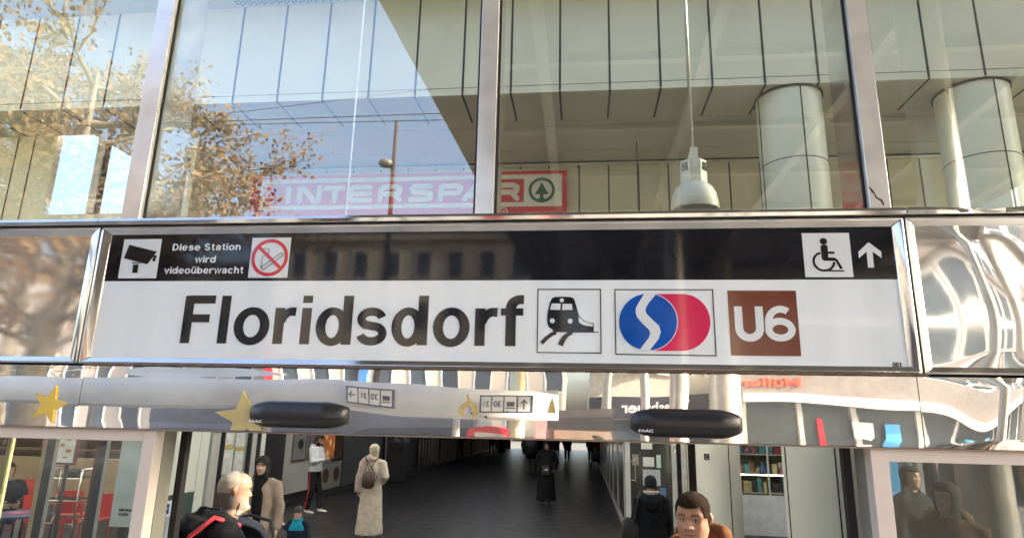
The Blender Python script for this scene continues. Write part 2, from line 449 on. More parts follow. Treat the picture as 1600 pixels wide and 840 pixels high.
def setflat(o, ang=30):
    for p in o.data.polygons: p.use_smooth = True
    o.data.set_sharp_from_angle(angle=R(ang))
    return o

# --- frame of mitred steel profiles round a rectangle (each side slopes inward)
def mitred(parent, name, xa, xb, za, zb, ins, m, yo=-0.024, yi=-0.015):
    b = BM()
    o = [(xa, za), (xb, za), (xb, zb), (xa, zb)]
    i = [(xa + ins[0], za + ins[3]), (xb - ins[1], za + ins[3]), (xb - ins[1], zb - ins[2]), (xa + ins[0], zb - ins[2])]
    g = 0.0012
    for k in range(4):
        a, c = o[k], o[(k + 1) % 4]; d, e = i[(k + 1) % 4], i[k]
        t = Vector((c[0] - a[0], c[1] - a[1])).normalized() * g
        q = [(a[0] + t.x, a[1] + t.y, yo), (c[0] - t.x, c[1] - t.y, yo), (d[0] - t.x, d[1] - t.y, yi), (e[0] + t.x, e[1] + t.y, yi)]
        # slightly rounded crown along the profile
        F = [b.verts.new((p[0], p[2], p[1])) for p in q]
        mid = [((q[0][n] * 0.72 + q[3][n] * 0.28)) for n in range(3)], [((q[1][n] * 0.72 + q[2][n] * 0.28)) for n in range(3)]
        M = [b.verts.new((p[0], p[2] - 0.006, p[1])) for p in mid]
        B = [b.verts.new((p[0], 0.03, p[1])) for p in q]
        b.faces.new((F[0], F[1], M[1], M[0])); b.faces.new((M[0], M[1], F[2], F[3]))
        b.faces.new((F[0], B[0], B[1], F[1])); b.faces.new((F[3], F[2], B[2], B[3]))
        b.faces.new((F[0], M[0], F[3], B[3], B[0])); b.faces.new((F[1], B[1], B[2], F[2], M[1]))
    o_ = finish(name, b, m, parent, bevel=0.0012)
    return setflat(o_, 50)

SX0, SX1 = -1.857, 1.083
sign = thing('station_sign', (0, 0, 2.30), 'long white station sign with black header reading Floridsdorf in a steel frame above the doorway', 'sign')
def sg(name, b, m, **k):
    o = finish(name, b, m, sign, **k); o.location = (0, 0, -2.30); return o
f = mitred(sign, 'frame', SX0, SX1, 2.298, 2.824, (0.038, 0.036, 0.030, 0.024), STEEL); f.location = (0, 0, -2.30)
b = BM(); box(b, -1.819, 1.047, -0.010, 0.03, 2.322, 2.6115); sg('white_face', b, WHITEG)
b = BM(); box(b, -1.819, 1.047, -0.0105, 0.03, 2.6115, 2.794); sg('black_header', b, BLACKG)
YF = -0.0116; YB = -0.0095
def ctr(px, py):
    p = PT(px, py, Y=0); return (p.x, p.z)
def zm(pts, ox, oy, s): return [ctr(ox + x / s, oy + y / s) for x, y in pts]
# lettering: each letter placed as on the sign
base, cap = 2.3775, 0.1775
b = BM()
for ch, l, r_ in (('F', 88, 248 - 21), ('l', 243, 280), ('o', 316, 460), ('r', 477, 572), ('i', 585, 625), ('d', 655, 797), ('s', 820, 950), ('d', 970, 1113), ('o', 1143, 1290), ('r', 1316, 1408), ('f', 1422, 1517)):
    xa = ctr(250 + l / 2.667, 430 + 285 / 2.667)[0]; xb = ctr(250 + r_ / 2.667, 430 + 285 / 2.667)[0]
    if ch in 'o s d f r'.split() and ch != 'd':
        yy = 430 + (210 if ch in 'os' else 160) / 2.667
        xa = ctr(250 + l / 2.667, yy if ch in 'osf' else 537)[0]; xb = ctr(250 + r_ / 2.667, yy)[0]
    if ch == 'd': xa = ctr(250 + l / 2.667, 430 + 210 / 2.667)[0]
    adv = G(ch)[1] * cap
    glyph(b, ch, xa, base, cap, YF, YB, (xb - xa) / adv)
sg('lettering', b, BLACKL)
WS = 1.18
b = BM(); word(b, 'Diese Station', ctr(272, 392)[0], ctr(378, 392)[0], ctr(320, 392)[1], 0.0262, YF, YB, .12)
sg('notice_lettering', b, WHITEP); b = BM(); word(b, 'wird', ctr(307, 411)[0], ctr(339, 411)[0], ctr(320, 411)[1], 0.0262, YF, YB, .12)
sg('notice_lettering', b, WHITEP); b = BM(); word(b, 'videoüberwacht', ctr(259, 428)[0], ctr(382, 428)[0], ctr(320, 428)[1], 0.0262, YF, YB, .12)
sg('notice_lettering', b, WHITEP)
b = BM(); word(b, '001', ctr(1393, 573)[0], ctr(1406.5, 573)[0], ctr(1400, 573.4)[1], 0.0150, YF, YB, .1); sg('sign_number', b, BLACKL)
# camera pictogram
b = BM(); box(b, -1.765, -1.609, YF, YB, 2.6225, 2.7775); pc = sg('camera_pictogram', b, WHITEP)
def sub(name, b, m, par):
    o = finish(name, b, m, par); return o
b = BM(); Z1 = (150, 340, 4.706)
Y1, Y2 = YF - 0.0012, YF + 0.0004
prism(b, zm([(262, 205), (462, 255), (390, 348), (222, 303)], *Z1), Y1, Y2)
prism(b, zm([(443, 281), (462, 284), (447, 328), (428, 322)], *Z1), Y1, Y2)
stroke(b, zm([(281, 335), (340, 342)], *Z1), 0.004, Y1, Y2)
stroke(b, zm([(395, 340), (440, 285)], *Z1), 0.002, Y1 - .0001, Y2)
prism(b, zm([(290, 350), (328, 350), (320, 411), (282, 411)], *Z1), Y1, Y2)
sub('camera_silhouette', b, BLACKL, pc)
# no smoking
b = BM(); box(b, -1.2405, -1.087, YF, YB, 2.623, 2.778); ns = sg('no_smoking_pictogram', b, WHITEP)
cx, cz = -1.1635, 2.7005
b = BM()
stroke(b, [(cx - .022, cz - .048), (cx + .052, cz + .008), (cx + .044, cz + .018), (cx - .028, cz - .036), (cx - .022, cz - .048)], 0.0022, Y1, Y2)
stroke(b, [(cx - .030, cz - .040)] + arc(cx - .014, cz - .008, .016, .02, 200, 60, 8) + arc(cx - .022, cz + .026, .018, .010, -40, 170, 8), 0.0018, Y1 - .0001, Y2)
sub('cigarette_outline', b, BLACKL, ns)
b = BM(); p = arc(cx, cz, .0655, .0655, 0, 360, 48)[:-1]; stroke(b, p, .0125, Y1 - .0004, Y2, closed=True)
stroke(b, [(cx - .046, cz + .040), (cx + .046, cz - .040)], .0125, Y1 - .0006, Y2)
sub('prohibition_ring', b, REDP, ns)
# wheelchair
b = BM(); box(b, .754, .909, YF, YB, 2.6195, 2.7745); wc = sg('wheelchair_pictogram', b, WHITEP)
b = BM(); Z2 = (1230, 340, 7.635)
hx, hz = zm([(416, 293)], *Z2)[0]; disc(b, hx, hz, .0118, Y1, Y2)
prism(b, zm([(383, 355), (395, 338), (425, 333), (455, 340), (466, 358), (474, 485), (550, 487), (570, 500), (582, 520), (572, 530), (545, 523), (430, 523), (405, 510), (396, 480)], *Z2), Y1, Y2)
prism(b, zm([(462, 415), (530, 413), (545, 422), (552, 441), (462, 441)], *Z2), Y1 - .0001, Y2)
prism(b, zm([(552, 502), (580, 505), (648, 618), (612, 618)], *Z2), Y1 - .0002, Y2)
stroke(b, zm([(380, 432), (345, 442), (318, 468), (302, 500), (300, 535), (312, 570), (335, 602), (368, 628), (410, 640), (455, 638), (495, 625), (525, 598), (541, 565), (545, 538)], *Z2), .0072, Y1 - .0003, Y2)
stroke(b, zm([(400, 641), (662, 643)], *Z2), .0042, Y1 - .0004, Y2)
sub('wheelchair_silhouette', b, BLACKL, wc)
b = BM(); prism(b, zm([(952, 303), (1103, 415), (1108, 490)], *Z2) + zm([(1000, 413), (1018, 605), (948, 605), (930, 413)], *Z2) + zm([(840, 492), (832, 415)], *Z2), YF, YB)
sg('arrow', b, WHITEP)
# train
b = BM(); q = [(-.154, 2.3565), (.0645, 2.3565), (.0645, 2.578), (-.154, 2.578)]
stroke(b, q, .0034, YF, YB, closed=True); tb = sg('train_pictogram', b, BLACKL)
b = BM(); Z3 = (820, 430, 5.6)
prism(b, zm([(238, 207), (262, 194), (330, 191), (398, 194), (424, 204), (438, 228), (470, 345), (472, 412), (500, 432), (545, 446), (600, 452), (602, 500), (255, 500), (244, 476), (215, 458), (201, 430), (197, 380), (203, 320), (222, 240)], *Z3), YF, YB)
stroke(b, zm([(468, 345), (490, 378), (520, 402), (560, 417), (601, 423), (600, 500)], *Z3), .0020, YF - .0001, YB)
stroke(b, zm([(400, 500), (642, 500)], *Z3), .0024, YF - .0002, YB)
stroke(b, zm([(275, 502), (235, 520), (195, 548), (165, 578), (147, 596)], *Z3), [.012, .0128, .0134, .0138, .014], YF - .0003, YB)
stroke(b, zm([(415, 502), (375, 522), (345, 550), (325, 585), (312, 614)], *Z3), [.010, .0135, .0165, .0178, .0182], YF - .0004, YB)
sub('train_silhouette', b, BLACKL, tb)
b = BM(); prism(b, zm([(237, 251), (316, 252), (311, 307), (222, 305)], *Z3), Y1, Y2); sub('train_window', b, WHITEP, tb)
b = BM(); prism(b, zm([(332, 253), (413, 255), (419, 307), (326, 308)], *Z3), Y1, Y2)
sub('train_window', b, WHITEP, tb)
for x, y, r_ in ((325, 223, .0072), (242, 402, .0084), (398, 404, .0088)):
    hx, hz = zm([(x, y)], *Z3)[0]; b = BM(); disc(b, hx, hz, r_, Y1, Y2); sub('train_light', b, WHITEP, tb)

# rapid transit emblem
b = BM(); stroke(b, [(.1145, 2.353), (.4455, 2.3515), (.4455, 2.5765), (.1145, 2.577)], .0034, YF, YB, closed=True); eb = sg('rapid_transit_emblem', b, BLACKL)
Z4 = (820, 430, 3.478)
b = BM(); prism(b, zm([(700, 104), (850, 104)] + [(852 + 153 * math.cos(R(a)), 258 - 154 * math.sin(R(a))) for a in range(85, -90, -8)] + [(852, 412), (690, 411), (690, 250)], *Z4), YF, YB); sub('pink_field', b, PINKP, eb)
b = BM(); prism(b, zm([(670 + 160 * math.cos(R(a)), 256 - 156 * math.sin(R(a))) for a in range(0, 360, 8)], *Z4), YF - .0005, YB); sub('white_outline', b, WHITEP, eb)
b = BM(); prism(b, zm([(668 + 157 * math.cos(R(a)), 256 - 153 * math.sin(R(a))) for a in range(0, 360, 8)], *Z4), YF - .0010, YB); sub('blue_disc', b, BLUEP, eb)
b = BM()
lft = [(650, 100), (618, 150), (602, 180), (600, 205), (608, 230), (640, 266), (672, 296), (680, 315), (672, 340), (618, 412)]
rgt = [(716, 100), (672, 152), (656, 178), (653, 195), (660, 212), (690, 242), (727, 276), (737, 310), (724, 348), (674, 412)]
for i in range(9):
    prism(b, zm([lft[i], rgt[i], rgt[i + 1], lft[i + 1]], *Z4), YF - .0015, YB)
sub('winding_band', b, WHITEP, eb)
# brown line badge
b = BM(); box(b, .4945, .7185, YF, YB, 2.3525, 2.573); ub = sg('line_badge', b, BROWNP)
b = BM()
ua = zm([(1140, 265), (1290, 265), (1297, 265), (1450, 265), (1200, 355), (1200, 172)], *Z4)
glyph(b, 'U', ua[0][0], ua[4][1], ua[5][1] - ua[4][1], Y1, Y2, (ua[1][0] - ua[0][0]) / (.80 * (ua[5][1] - ua[4][1])))
glyph(b, '6', ua[2][0], ua[4][1], ua[5][1] - ua[4][1], Y1 - .001, Y2, (ua[3][0] - ua[2][0]) / (.68 * (ua[5][1] - ua[4][1])))
sub('badge_lettering', b, WHITEP, ub)
# piano hinge along the lower edge of the sign
b = BM(); box(b, SX0 + .04, SX1 - .005, -.043, .0, 2.2925, 2.2975)
k = 0; x = SX0 + .06
while x < SX1 - .03:
    tube(b, [(x, -.042, 2.2935), (x + .038, -.042, 2.2935)], .0042, 8); x += .0695; k += 1
sg('piano_hinge', b, mat('hinge_bronze', (0.20, 0.15, 0.12), 0.4, metal=0.7))

# --- neighbouring steel panels with their mitred frames
def cladding(name, xa, xb, label, amp, seed, fn, ins, fq=(1.6, 2.5)):
    t = thing(name, (xa, 0, 2.30), label, 'wall panel')
    f = mitred(t, 'frame', xa, xb, 2.298, 2.824, ins, STEEL); f.location = (-xa, 0, -2.30)
    o = finish('mirror_sheet', wavy(xa + ins[0] * .9, xb - ins[1] * .9, 2.318, 2.797, -0.012, 150, 50, amp, seed, fq, fn=fn), HAZY, t); o.location = (-xa, 0, -2.30)
    setflat(o); return t
cladding('steel_wall_panel', -4.9, -1.863, 'polished steel panel mirroring the golden plane tree left of the station sign', .0022, 3.3, None, (.04, .04, .03, .024))
def buckle(x, z):
    u = x - 1.30 - .05 * math.sin((z - 2.30) * 9)
    return -0.0065 * math.exp(-(u / .11) ** 2) + 0.002 * math.exp(-((u - .2) / .11) ** 2) 
cladding('steel_wall_panel', 1.089, 4.2, 'buckled polished steel panel right of the station sign', .0020, 9.1, buckle, (.03, .04, .03, .024), (1.5, .3))
# --- lower band
bandl = [(-4.9, -1.8205, 'mirror steel band left of the doorway with a yellow star on it', 5.5, .0012, None),
         (-1.8180, 1.0580, 'long mirror steel band between the station sign and the doorway, carrying two door sensors', 1.3, .0016, None),
         (1.0605, 4.2, 'crumpled mirror steel band at the right under the buckled panel', 8.2, .0022, lambda x, z: -.007 * math.exp(-((x - 1.31 - (z - 2.18) * .3) / .10) ** 2))]
band_objs = []
for xa, xb, lab, sd, am, fn in bandl:
    o = finish('steel_band', wavy(xa, xb, 2.0705, 2.289, -0.030, 190, 30, am, sd, (1.4, 1.7), 0.05, fn), MIRROR)
    setflat(o); tag(o, lab, 'cladding band'); band_objs.append(o)
# thin folded lip under the band
b = BM(); box(b, -4.9, 4.2, -.034, .05, 2.0645, 2.0690)
tag(finish('drip_edge', b, mat('lip_metal', (0.36, 0.27, 0.22), 0.35, metal=0.6), bevel=.001), 'thin brownish metal drip edge running along the bottom of the steel band', 'trim')
# seam gaps behind
b = BM(); box(b, -4.9, 4.2, .031, .055, 2.07, 2.856)
tag(finish('backing_wall', b, JOINT), 'dark backing strip showing in the gaps between steel panels', 'backing')
# top rail: three lengths
for xa, xb, lab, am in ((-4.9, -1.8605, 'left length of steel rail above the tree mirroring panel', 0), (-1.8565, 1.0845, 'middle length of steel rail on top of the station sign', 0), (1.0885, 4.2, 'dented right length of steel rail above the buckled panel', .014)):
    b = BM(); n = 60
    rows = []
    for i in range(n + 1):
        x = xa + (xb - xa) * i / n
        dd = am * math.exp(-((x - 1.34) / .07) ** 2); s = .006 * noise.noise(Vector((x * 5, am * 90, 2))) * (1 if am else .25)
        rows.append([b.verts.new((x, y, z)) for y, z in ((-.046 - s, 2.8285), (-.050 + s + dd, 2.840 - dd * .4), (-.044 + s, 2.8515 - dd * .7), (.05, 2.8555), (.05, 2.8285))])
    for i in range(n):
        for k in range(5): b.faces.new((rows[i][k], rows[i + 1][k], rows[i + 1][(k + 1) % 5], rows[i][(k + 1) % 5]))
    b.faces.new(rows[0]); b.faces.new(rows[-1][::-1])
    tag(setflat(finish('steel_rail', b, STEEL), 28), lab, 'rail')

# --- glazing above: mullions and panes, up to the hall roof
ZT = 8.55
mxs = [(-4.75, -4.675, 'far left'), (-1.789, -1.712, 'left'), (-.389, -.321, 'middle'), (.983, 1.052, 'right'), (3.2, 3.27, 'far right')]
labs = {'far left': 'steel mullion at the far left end of the upper glazing', 'left': 'steel mullion above the left end of the sign, beside the tree reflection',
        'middle': 'bright steel mullion in front of the red supermarket sign', 'right': 'steel mullion above the wheelchair pictogram with torn black tape at its foot', 'far right': 'steel mullion at the far right end of the upper glazing'}
for xa, xb, k in mxs:
    t = thing('mullion', ((xa + xb) / 2, 0, 2.856), labs[k], 'mullion', 'steel mullions of the upper glazing')
    b = BM(); box(b, xa, xb, -.022, .004, 2.856, ZT); o = finish('cover_cap', b, DULL if k != 'middle' else DULL, t, bevel=.002); o.location = (-(xa + xb) / 2, 0, -2.856)
    b = BM(); box(b, xa + .002, xb - .002, .012, .20, 2.856, ZT); o = finish('inner_profile', b, STEEL, t); o.location = (-(xa + xb) / 2, 0, -2.856)
    b = BM(); box(b, xa + .004, xb - .004, .004, .012, 2.856, ZT); box(b, xb, xb + .010, -.002, .003, 2.856, ZT); box(b, xa - .010, xa, -.002, .003, 2.856, ZT)
    o = finish('gasket', b, RUBBER, t); o.location = (-(xa + xb) / 2, 0, -2.856)
    if k == 'right':
        b = BM()
        stroke(b, [(1.018 + dx, 2.86 + dz) for dx, dz in ((-.030, .075), (-.022, .060), (-.016, .050), (-.012, .036), (.004, .026), (.010, .008))], [.003, .007, .003, .004, .006, .004], -.0236, -.0215)
        o = finish('torn_tape', b, RUBBER, t); o.location = (-(xa + xb) / 2, 0, -2.856)
gl = [(-4.675, -1.789, 'upper glass pane at the left mirroring the bare brown tree'), (-1.712, -.389, 'upper glass pane left of the middle mullion mirroring pale sky'), (-.321, .983, 'upper glass pane right of the middle mullion with the pendant lamp behind'), (1.052, 3.2, 'upper glass pane at the right with two round columns behind')]
for i, (xa, xb, lab) in enumerate(gl):
    b = BM(); box(b, xa + .001, xb - .001, .005, .011, 2.857, ZT)
    tag(finish('glass_pane', b, GLASS), lab, 'glass pane', 'panes of the upper glazing')
b = BM(); box(b, -16, -4.75, .0, .2, 0, 8.9); tag(finish('side_wall', b, CLAD2), 'plain clad wall ending the station front far left', 'wall')
b = BM(); box(b, 4.2, 16, .0, .2, 0, 8.9); tag(finish('side_wall', b, CLAD2), 'plain clad wall ending the station front far right', 'wall')
# mask the joint glass->rail
# --- doorway: posts, transoms, side panes, open leaves
door = thing('door_frame', (-.3, 0, 0), 'taupe metal door frame of the open station entrance with slim posts and head rails', 'door frame')
def dr(name, b, m, **k):
    o = finish(name, b, m, door, **k); o.location = (.3, 0, 0); return o
b = BM(); box(b, -1.556, -1.508, -.02, .03, 0, 2.064); dr('post', b, FRAMEP, bevel=.002)
b = BM(); box(b, -1.5535, -1.506, .0305, .10, 0, 2.064); dr('post_reveal', b, FRAMES, bevel=.002)
b = BM(); box(b, .899, .951, -.02, .03, 0, 2.064); dr('post', b, FRAMEP, bevel=.002)
b = BM(); box(b, .896, .949, .0305, .10, 0, 2.064); dr('post_reveal', b, FRAMES, bevel=.002)
b = BM(); box(b, -4.8, -1.5565, -.015, .03, 2.026, 2.064); dr('head_rail', b, FRAMEP, bevel=.002)
b = BM(); box(b, .9515, 4.2, -.015, .03, 2.026, 2.064); dr('head_rail', b, FRAMEP, bevel=.002)
b = BM(); box(b, -1.503, -1.478, .12, .15, .01, 2.06); dr('leaf_edge', b, RUBBER)
b = BM(); box(b, .868, .893, .12, .15, .01, 2.06); dr('leaf_edge', b, RUBBER)
b = BM(); box(b, -1.5, .893, .105, .22, 2.069, 2.2); dr('track_box', b, DARKM)
b = BM(); box(b, -4.8, -1.557, .004, .010, .08, 2.025)
tag(finish('glass_pane', b, GLASSLOW), 'glass side pane left of the doorway with the red cafe chairs behind', 'glass pane')
b = BM(); box(b, .952, 4.2, .004, .010, .08, 2.025)
tag(finish('glass_pane', b, GLASSR), 'glass side pane right of the doorway with a reflected woman in it', 'glass pane')

# --- door sensors
def sensor(cx, cz, rz, lab):
    t = thing('door_sensor', (cx, -.03, cz), lab, 'motion sensor', 'black motion sensors on the steel band')
    L, H = .178, .046
    b = BM(); ns, na = 40, 26; rows = []
    for i in range(ns + 1):
        u = -1 + 2 * i / ns; x = u * L
        e = max(0.0, (abs(x) - (L - .080)) / .080); k = (1 - e ** 1.5) ** .62 if e < 1 else 0
        k = max(k, .03)
        row = []
        for j in range(na + 1):
            a = -PI / 2 + PI * j / na
            zz = H * math.sin(a) * (.45 + .55 * k); yy = -.062 * (abs(math.cos(a)) ** .62) * (.25 + .75 * k) * (1 if k > .04 else .3)
            if a < -.35: yy = max(yy, -.062 * .93 * (.25 + .75 * k) * (1 + (a + .35) * .62))
            row.append(b.verts.new((x, yy, zz)))
        rows.append(row)
    for i in range(ns):
        for j in range(na): b.faces.new((rows[i][j], rows[i + 1][j], rows[i + 1][j + 1], rows[i][j + 1]))
        b.faces.new((rows[i][0], rows[i][na], rows[i + 1][na], rows[i + 1][0]))
    b.faces.new(rows[0]); b.faces.new(rows[-1][::-1])
    o = finish('housing', b, mat('black_abs_plastic', (0.022, 0.022, 0.025), 0.34, var=0.08, scale=30), t, smooth=True)
    setflat(o, 55)
    b = BM(); pts = [(-L * .92, -.040, -.014), (-L * .8, -.056, -.0145), (L * .8, -.056, -.0145), (L * .92, -.040, -.014)]
    tube(b, pts, .0011, 6); finish('parting_line', b, RUBBER, t)
    text('maker_mark', 'FAAC', .0125, WHITEM, t, (-L + .045, -.0555, -.0265), rot=(R(68), 0, 0), bold=.0004, ext=.0004, sx=1.5)
    t.rotation_euler = (0, rz, 0)
    return t
sensor(-.976, 2.1305, R(.2), 'black sensor bar with cracked right end above the left half of the doorway')
sensor(.334, 2.1290, R(.2), 'black sensor bar above the right half of the doorway')
# --- flat yellow shapes on the band, and drilled holes
def star(bm, cx, cz, r, rot, y0, y1, sx=1, sz=1, k=.42):
    prism(bm, [(cx + sx * (r if i % 2 == 0 else r * k) * math.cos(rot + PI / 2 + i * PI / 5), cz + sz * (r if i % 2 == 0 else r * k) * math.sin(rot + PI / 2 + i * PI / 5)) for i in range(10)], y0, y1)
STARM = mat('star_yellow', (0.80, 0.56, 0.10), 0.25, var=.06, scale=8)
b = BM(); star(b, -1.933, 2.146, .072, R(-14), -.0365, -.0300); tag(finish('star_mark', b, STARM), 'yellow five pointed star on the steel band at the far left', 'mark')
b = BM(); star(b, -1.175, 2.118, .115, R(9), -.0375, -.029, 1.0, .8)
bmesh.ops.bisect_plane(b, geom=b.verts[:] + b.edges[:] + b.faces[:], plane_co=(0, 0, 2.073), plane_no=(0, 0, -1), clear_outer=True)
tag(finish('star_mark', b, mat('pale_yellow', (0.64, 0.53, 0.24), 0.3, var=.15, scale=12)), 'large pale yellow star half hidden behind the left door sensor', 'mark')
b = BM()
stroke(b, [(-.388, 2.21), (-.384, 2.185), (-.362, 2.165), (-.358, 2.148), (-.368, 2.132)], [.006, .012, .017, .016, .008], -.0345, -.0300)
stroke(b, [(-.384, 2.185), (-.404, 2.168), (-.41, 2.150), (-.396, 2.135)], [.01, .015, .014, .007], -.0343, -.0300)
tag(finish('star_mark', b, mat('muted_yellow', (0.55, 0.42, 0.16), .3, var=.25, scale=30)), 'small muted yellow shape in the middle of the steel band between the sensors', 'mark')
b = BM(); prism(b, [(-.118, 2.152), (-.108, 2.188), (-.100, 2.204), (-.093, 2.186), (-.088, 2.152)], -.0345, -.030)
tag(finish('star_mark', b, mat('muted_yellow', (0, 0, 0))), 'small pointed yellow shape right of the drilled holes', 'mark')
for px, py, r_, lab in ((737, 645, .0022, 'small drilled hole at the left of the muted yellow shape'), (759, 651, .0036, 'largest black drilled hole in the middle of the steel band'), (793, 643, .0026, 'small drilled hole nearest the right sensor')):
    p = PT(px, py, Y=-.033); b = BM(); disc(b, p.x, p.z, r_, -.0352, -.028, 14); tag(finish('drill_hole', b, JOINT), lab, 'hole', 'holes in the steel band')
# screws on top of cladding left out: not visible
# ================================================================== UPPER HALL (behind the glazing)
YFc, ZB, YW = 6.35, 6.905, 8.975
ZC = 8.62
b = BM(); box(b, -16, 16, 5.82, YFc - .001, ZC, ZC + .25); ceil = tag(finish('ceiling', b, CLAD2), kind='structure')
b = BM(); box(b, -16, 16, 5.8, 9.3, ZC + .251, ZC + .45); tag(finish('roof', b, DARKM), 'flat grey roof of the station hall', 'roof')
sky_l = thing('added_skylight', (0, 2.6, ZC), 'unseen glazed roof strip added to daylight the front of the hall', 'added_skylight')  # out of view; roof opened here so daylight reaches the hall
b = BM(); box(b, -15.9, 15.9, .21, 5.79, ZC + .1, ZC + .11); o = finish('glass', b, GLASSCLEAR, sky_l); o.location = (0, -2.6, -ZC)
for i in range(13): b = BM(); box(b, -15.6 + i * 2.6, -15.5 + i * 2.6, .21, 5.79, ZC, ZC + .099); o = finish('beam', b, WHITEM, sky_l); o.location = (0, -2.6, -ZC)
b = BM(); box(b, 6, 15.9, .21, 4.2, ZC + .12, ZC + .2); tag(finish('added_sun_block', b, DARKM), 'unseen solid roof panel added to block sun over the right front of the hall', 'roof')  # added out of view to keep direct sun off the door reveals
# perforated ventilation strip in the ceiling
v = thing('vent_grille', (-5, 5.4, ZC), 'perforated ventilation strip in the hall ceiling above the bulkhead', 'vent')
b = BM()
for i in range(46):
    for j in range(7): disc_x = -5.55 + i * .062; disc_y = 5.86 + j * .062 + (i % 2) * .031; box(b, disc_x, disc_x + .034, disc_y, disc_y + .034, ZC - .004, ZC - .001)
o = finish('perforation', b, mat('vent_holes', (0.09, 0.09, 0.09), .7), v); o['kind'] = 'stuff'; o.location = (5, -5.4, -ZC)
# bulkhead: face and soffit boards
bh = thing('ceiling_bulkhead', (0, YFc, ZB), 'deep beige panelled bulkhead crossing the hall behind the glass', 'bulkhead')
b = BM(); box(b, -15, 15, YFc, YFc + .05, ZB, ZC + .25); o = finish('face_boards', b, CLAD, bh); o.location = (0, -YFc, -ZB)
b = BM(); box(b, -15, 15, YFc + .051, YFc + .93, ZB, ZB + .05); o = finish('soffit_boards', b, CLAD2, bh); o.location = (0, -YFc, -ZB)
b = BM()
for i in range(-13, 28):
    x = -5.46 + .7355 * i
    if abs(x) > 14: continue
    box(b, x - .016, x + .016, YFc - .0035, YFc + .02, ZB + .02, ZC)
    box(b, x - .016, x + .016, YFc - .003, YFc + .90, ZB - .0035, ZB + .012)
box(b, -15, 15, YFc - .004, YFc + .02, ZB + .115, ZB + .121)
o = finish('joint', b, JOINT, bh); o.location = (0, -YFc, -ZB)
# lower ceiling behind the bulkhead with long planks
XL = -8.6
b = BM()
box(b, -15, XL, YFc + .96, 7.28, ZB + .01, ZB + .06)
box(b, XL, 15, YFc + .96, 7.50, ZB + .01, ZB + .06); box(b, XL, 15, 7.53, 8.45, ZB + .01, ZB + .06); box(b, XL, 15, 8.48, YW, ZB + .01, ZB + .06)
tag(finish('plank_ceiling', b, CLAD2), kind='structure')
b = BM(); box(b, XL, 15, YFc + .93, YW + .2, ZB + .08, ZB + .12); tag(finish('ceiling_void', b, JOINT), kind='structure')
# back wall with vertical joints, an opening at the far left
wl = thing('back_wall', (0, YW, 3.4), 'beige panelled back wall of the upper hall behind the red supermarket sign', 'wall')
b = BM()
XR = PT(322, 265, Y=YW).x
box(b, XR, 15, YW, YW + .15, 5.0, ZB)
o = finish('wall_boards', b, mat('beige_wall_board', (0.68, 0.64, 0.50), .5, var=.06, scale=1), wl); o.location = (0, -YW, -3.4)
b = BM()
for i in range(-8, 24):
    x = -.04 + .545 * i
    if -6.6 < x < -.2 or x < XR + .2: continue
    box(b, x - .014, x + .014, YW - .004, YW + .02, 5.0, ZB - .03)
for i in range(13): x = -6.6 + .545 * i; box(b, x - .014, x + .014, YW - .004, YW + .02, 6.78, ZB - .02)
box(b, XR, 15, YW - .02, YW + .01, ZB - .02, ZB + .009)
o = finish('joint', b, JOINT, wl); o.location = (0, -YW, -3.4)
# the wall steps forward at the far left, where openings show the bright outdoors
YW2 = 7.29
fw = thing('forward_wall', (-10, YW2, 3.4), 'forward part of the hall wall at the far left with bright window openings', 'wall')
X0, X1, X2, X3, X4 = [PT(px, 262, Y=YW2).x for px in (81, 222, 286, 298, 304)]
zo0, zo1 = PT(140, 334, Y=YW2).z, min(ZB, PT(150, 208, Y=YW2).z)
b = BM()
for xa, xb, za, zb in ((-15, X0, 3.4, ZB), (X0, X1, 3.4, zo0), (X0, X1, zo1, ZB), (X1, X2, 3.4, ZB), (X2, X3, 3.4, zo0 - .05), (X2, X3, PT(290, 246, Y=YW2).z, ZB), (X3, X4, 3.4, ZB)):
    if zb > za: box(b, xa, xb, YW2, YW2 + .12, za, zb)
box(b, X4 - .1, X4, YW2 + .121, YW, 3.4, ZB)
o = finish('wall_boards', b, mat('beige_wall_board', (0, 0, 0)), fw); o.location = (10, -YW2, -3.4)
b = BM()
for px in (20, 46, 110, 185, 250): x = PT(px, 262, Y=YW2).x; box(b, x - .012, x + .012, YW2 - .004, YW2 + .01, 3.4 if px not in (110, 185) else zo1, ZB)
o = finish('joint', b, JOINT, fw); o.location = (10, -YW2, -3.4)
xm = PT(156, 262, Y=YW2).x
b = BM(); box(b, xm - .09, xm + .05, YW2 - .03, YW2 + .10, zo0, zo1 - .001); f_ = finish('window_mullion', b, mat('pale_frame', (0.5, 0.5, 0.5), .4), fw); f_.location = (10, -YW2, -3.4)
b = BM(); box(b, xm + .051, xm + .085, YW2 - .01, YW2 + .08, zo0, zo1 - .001); f_ = finish('mullion_edge', b, DKG, fw); f_.location = (10, -YW2, -3.4)
b = BM(); tube(b, [(-7, YW - .12, 6.80), (15, YW - .12, 6.80)], .022, 10)
for i in range(9): tube(b, [(-6.5 + i * 2.4, YW - .12, 6.8), (-6.5 + i * 2.4, YW + .01, 6.86)], .01, 6)
tag(finish('wall_pipe', b, mat('pipe_beige', (0.55, 0.52, 0.42), .4), smooth=True), 'thin beige pipe running along the top of the hall back wall', 'pipe')
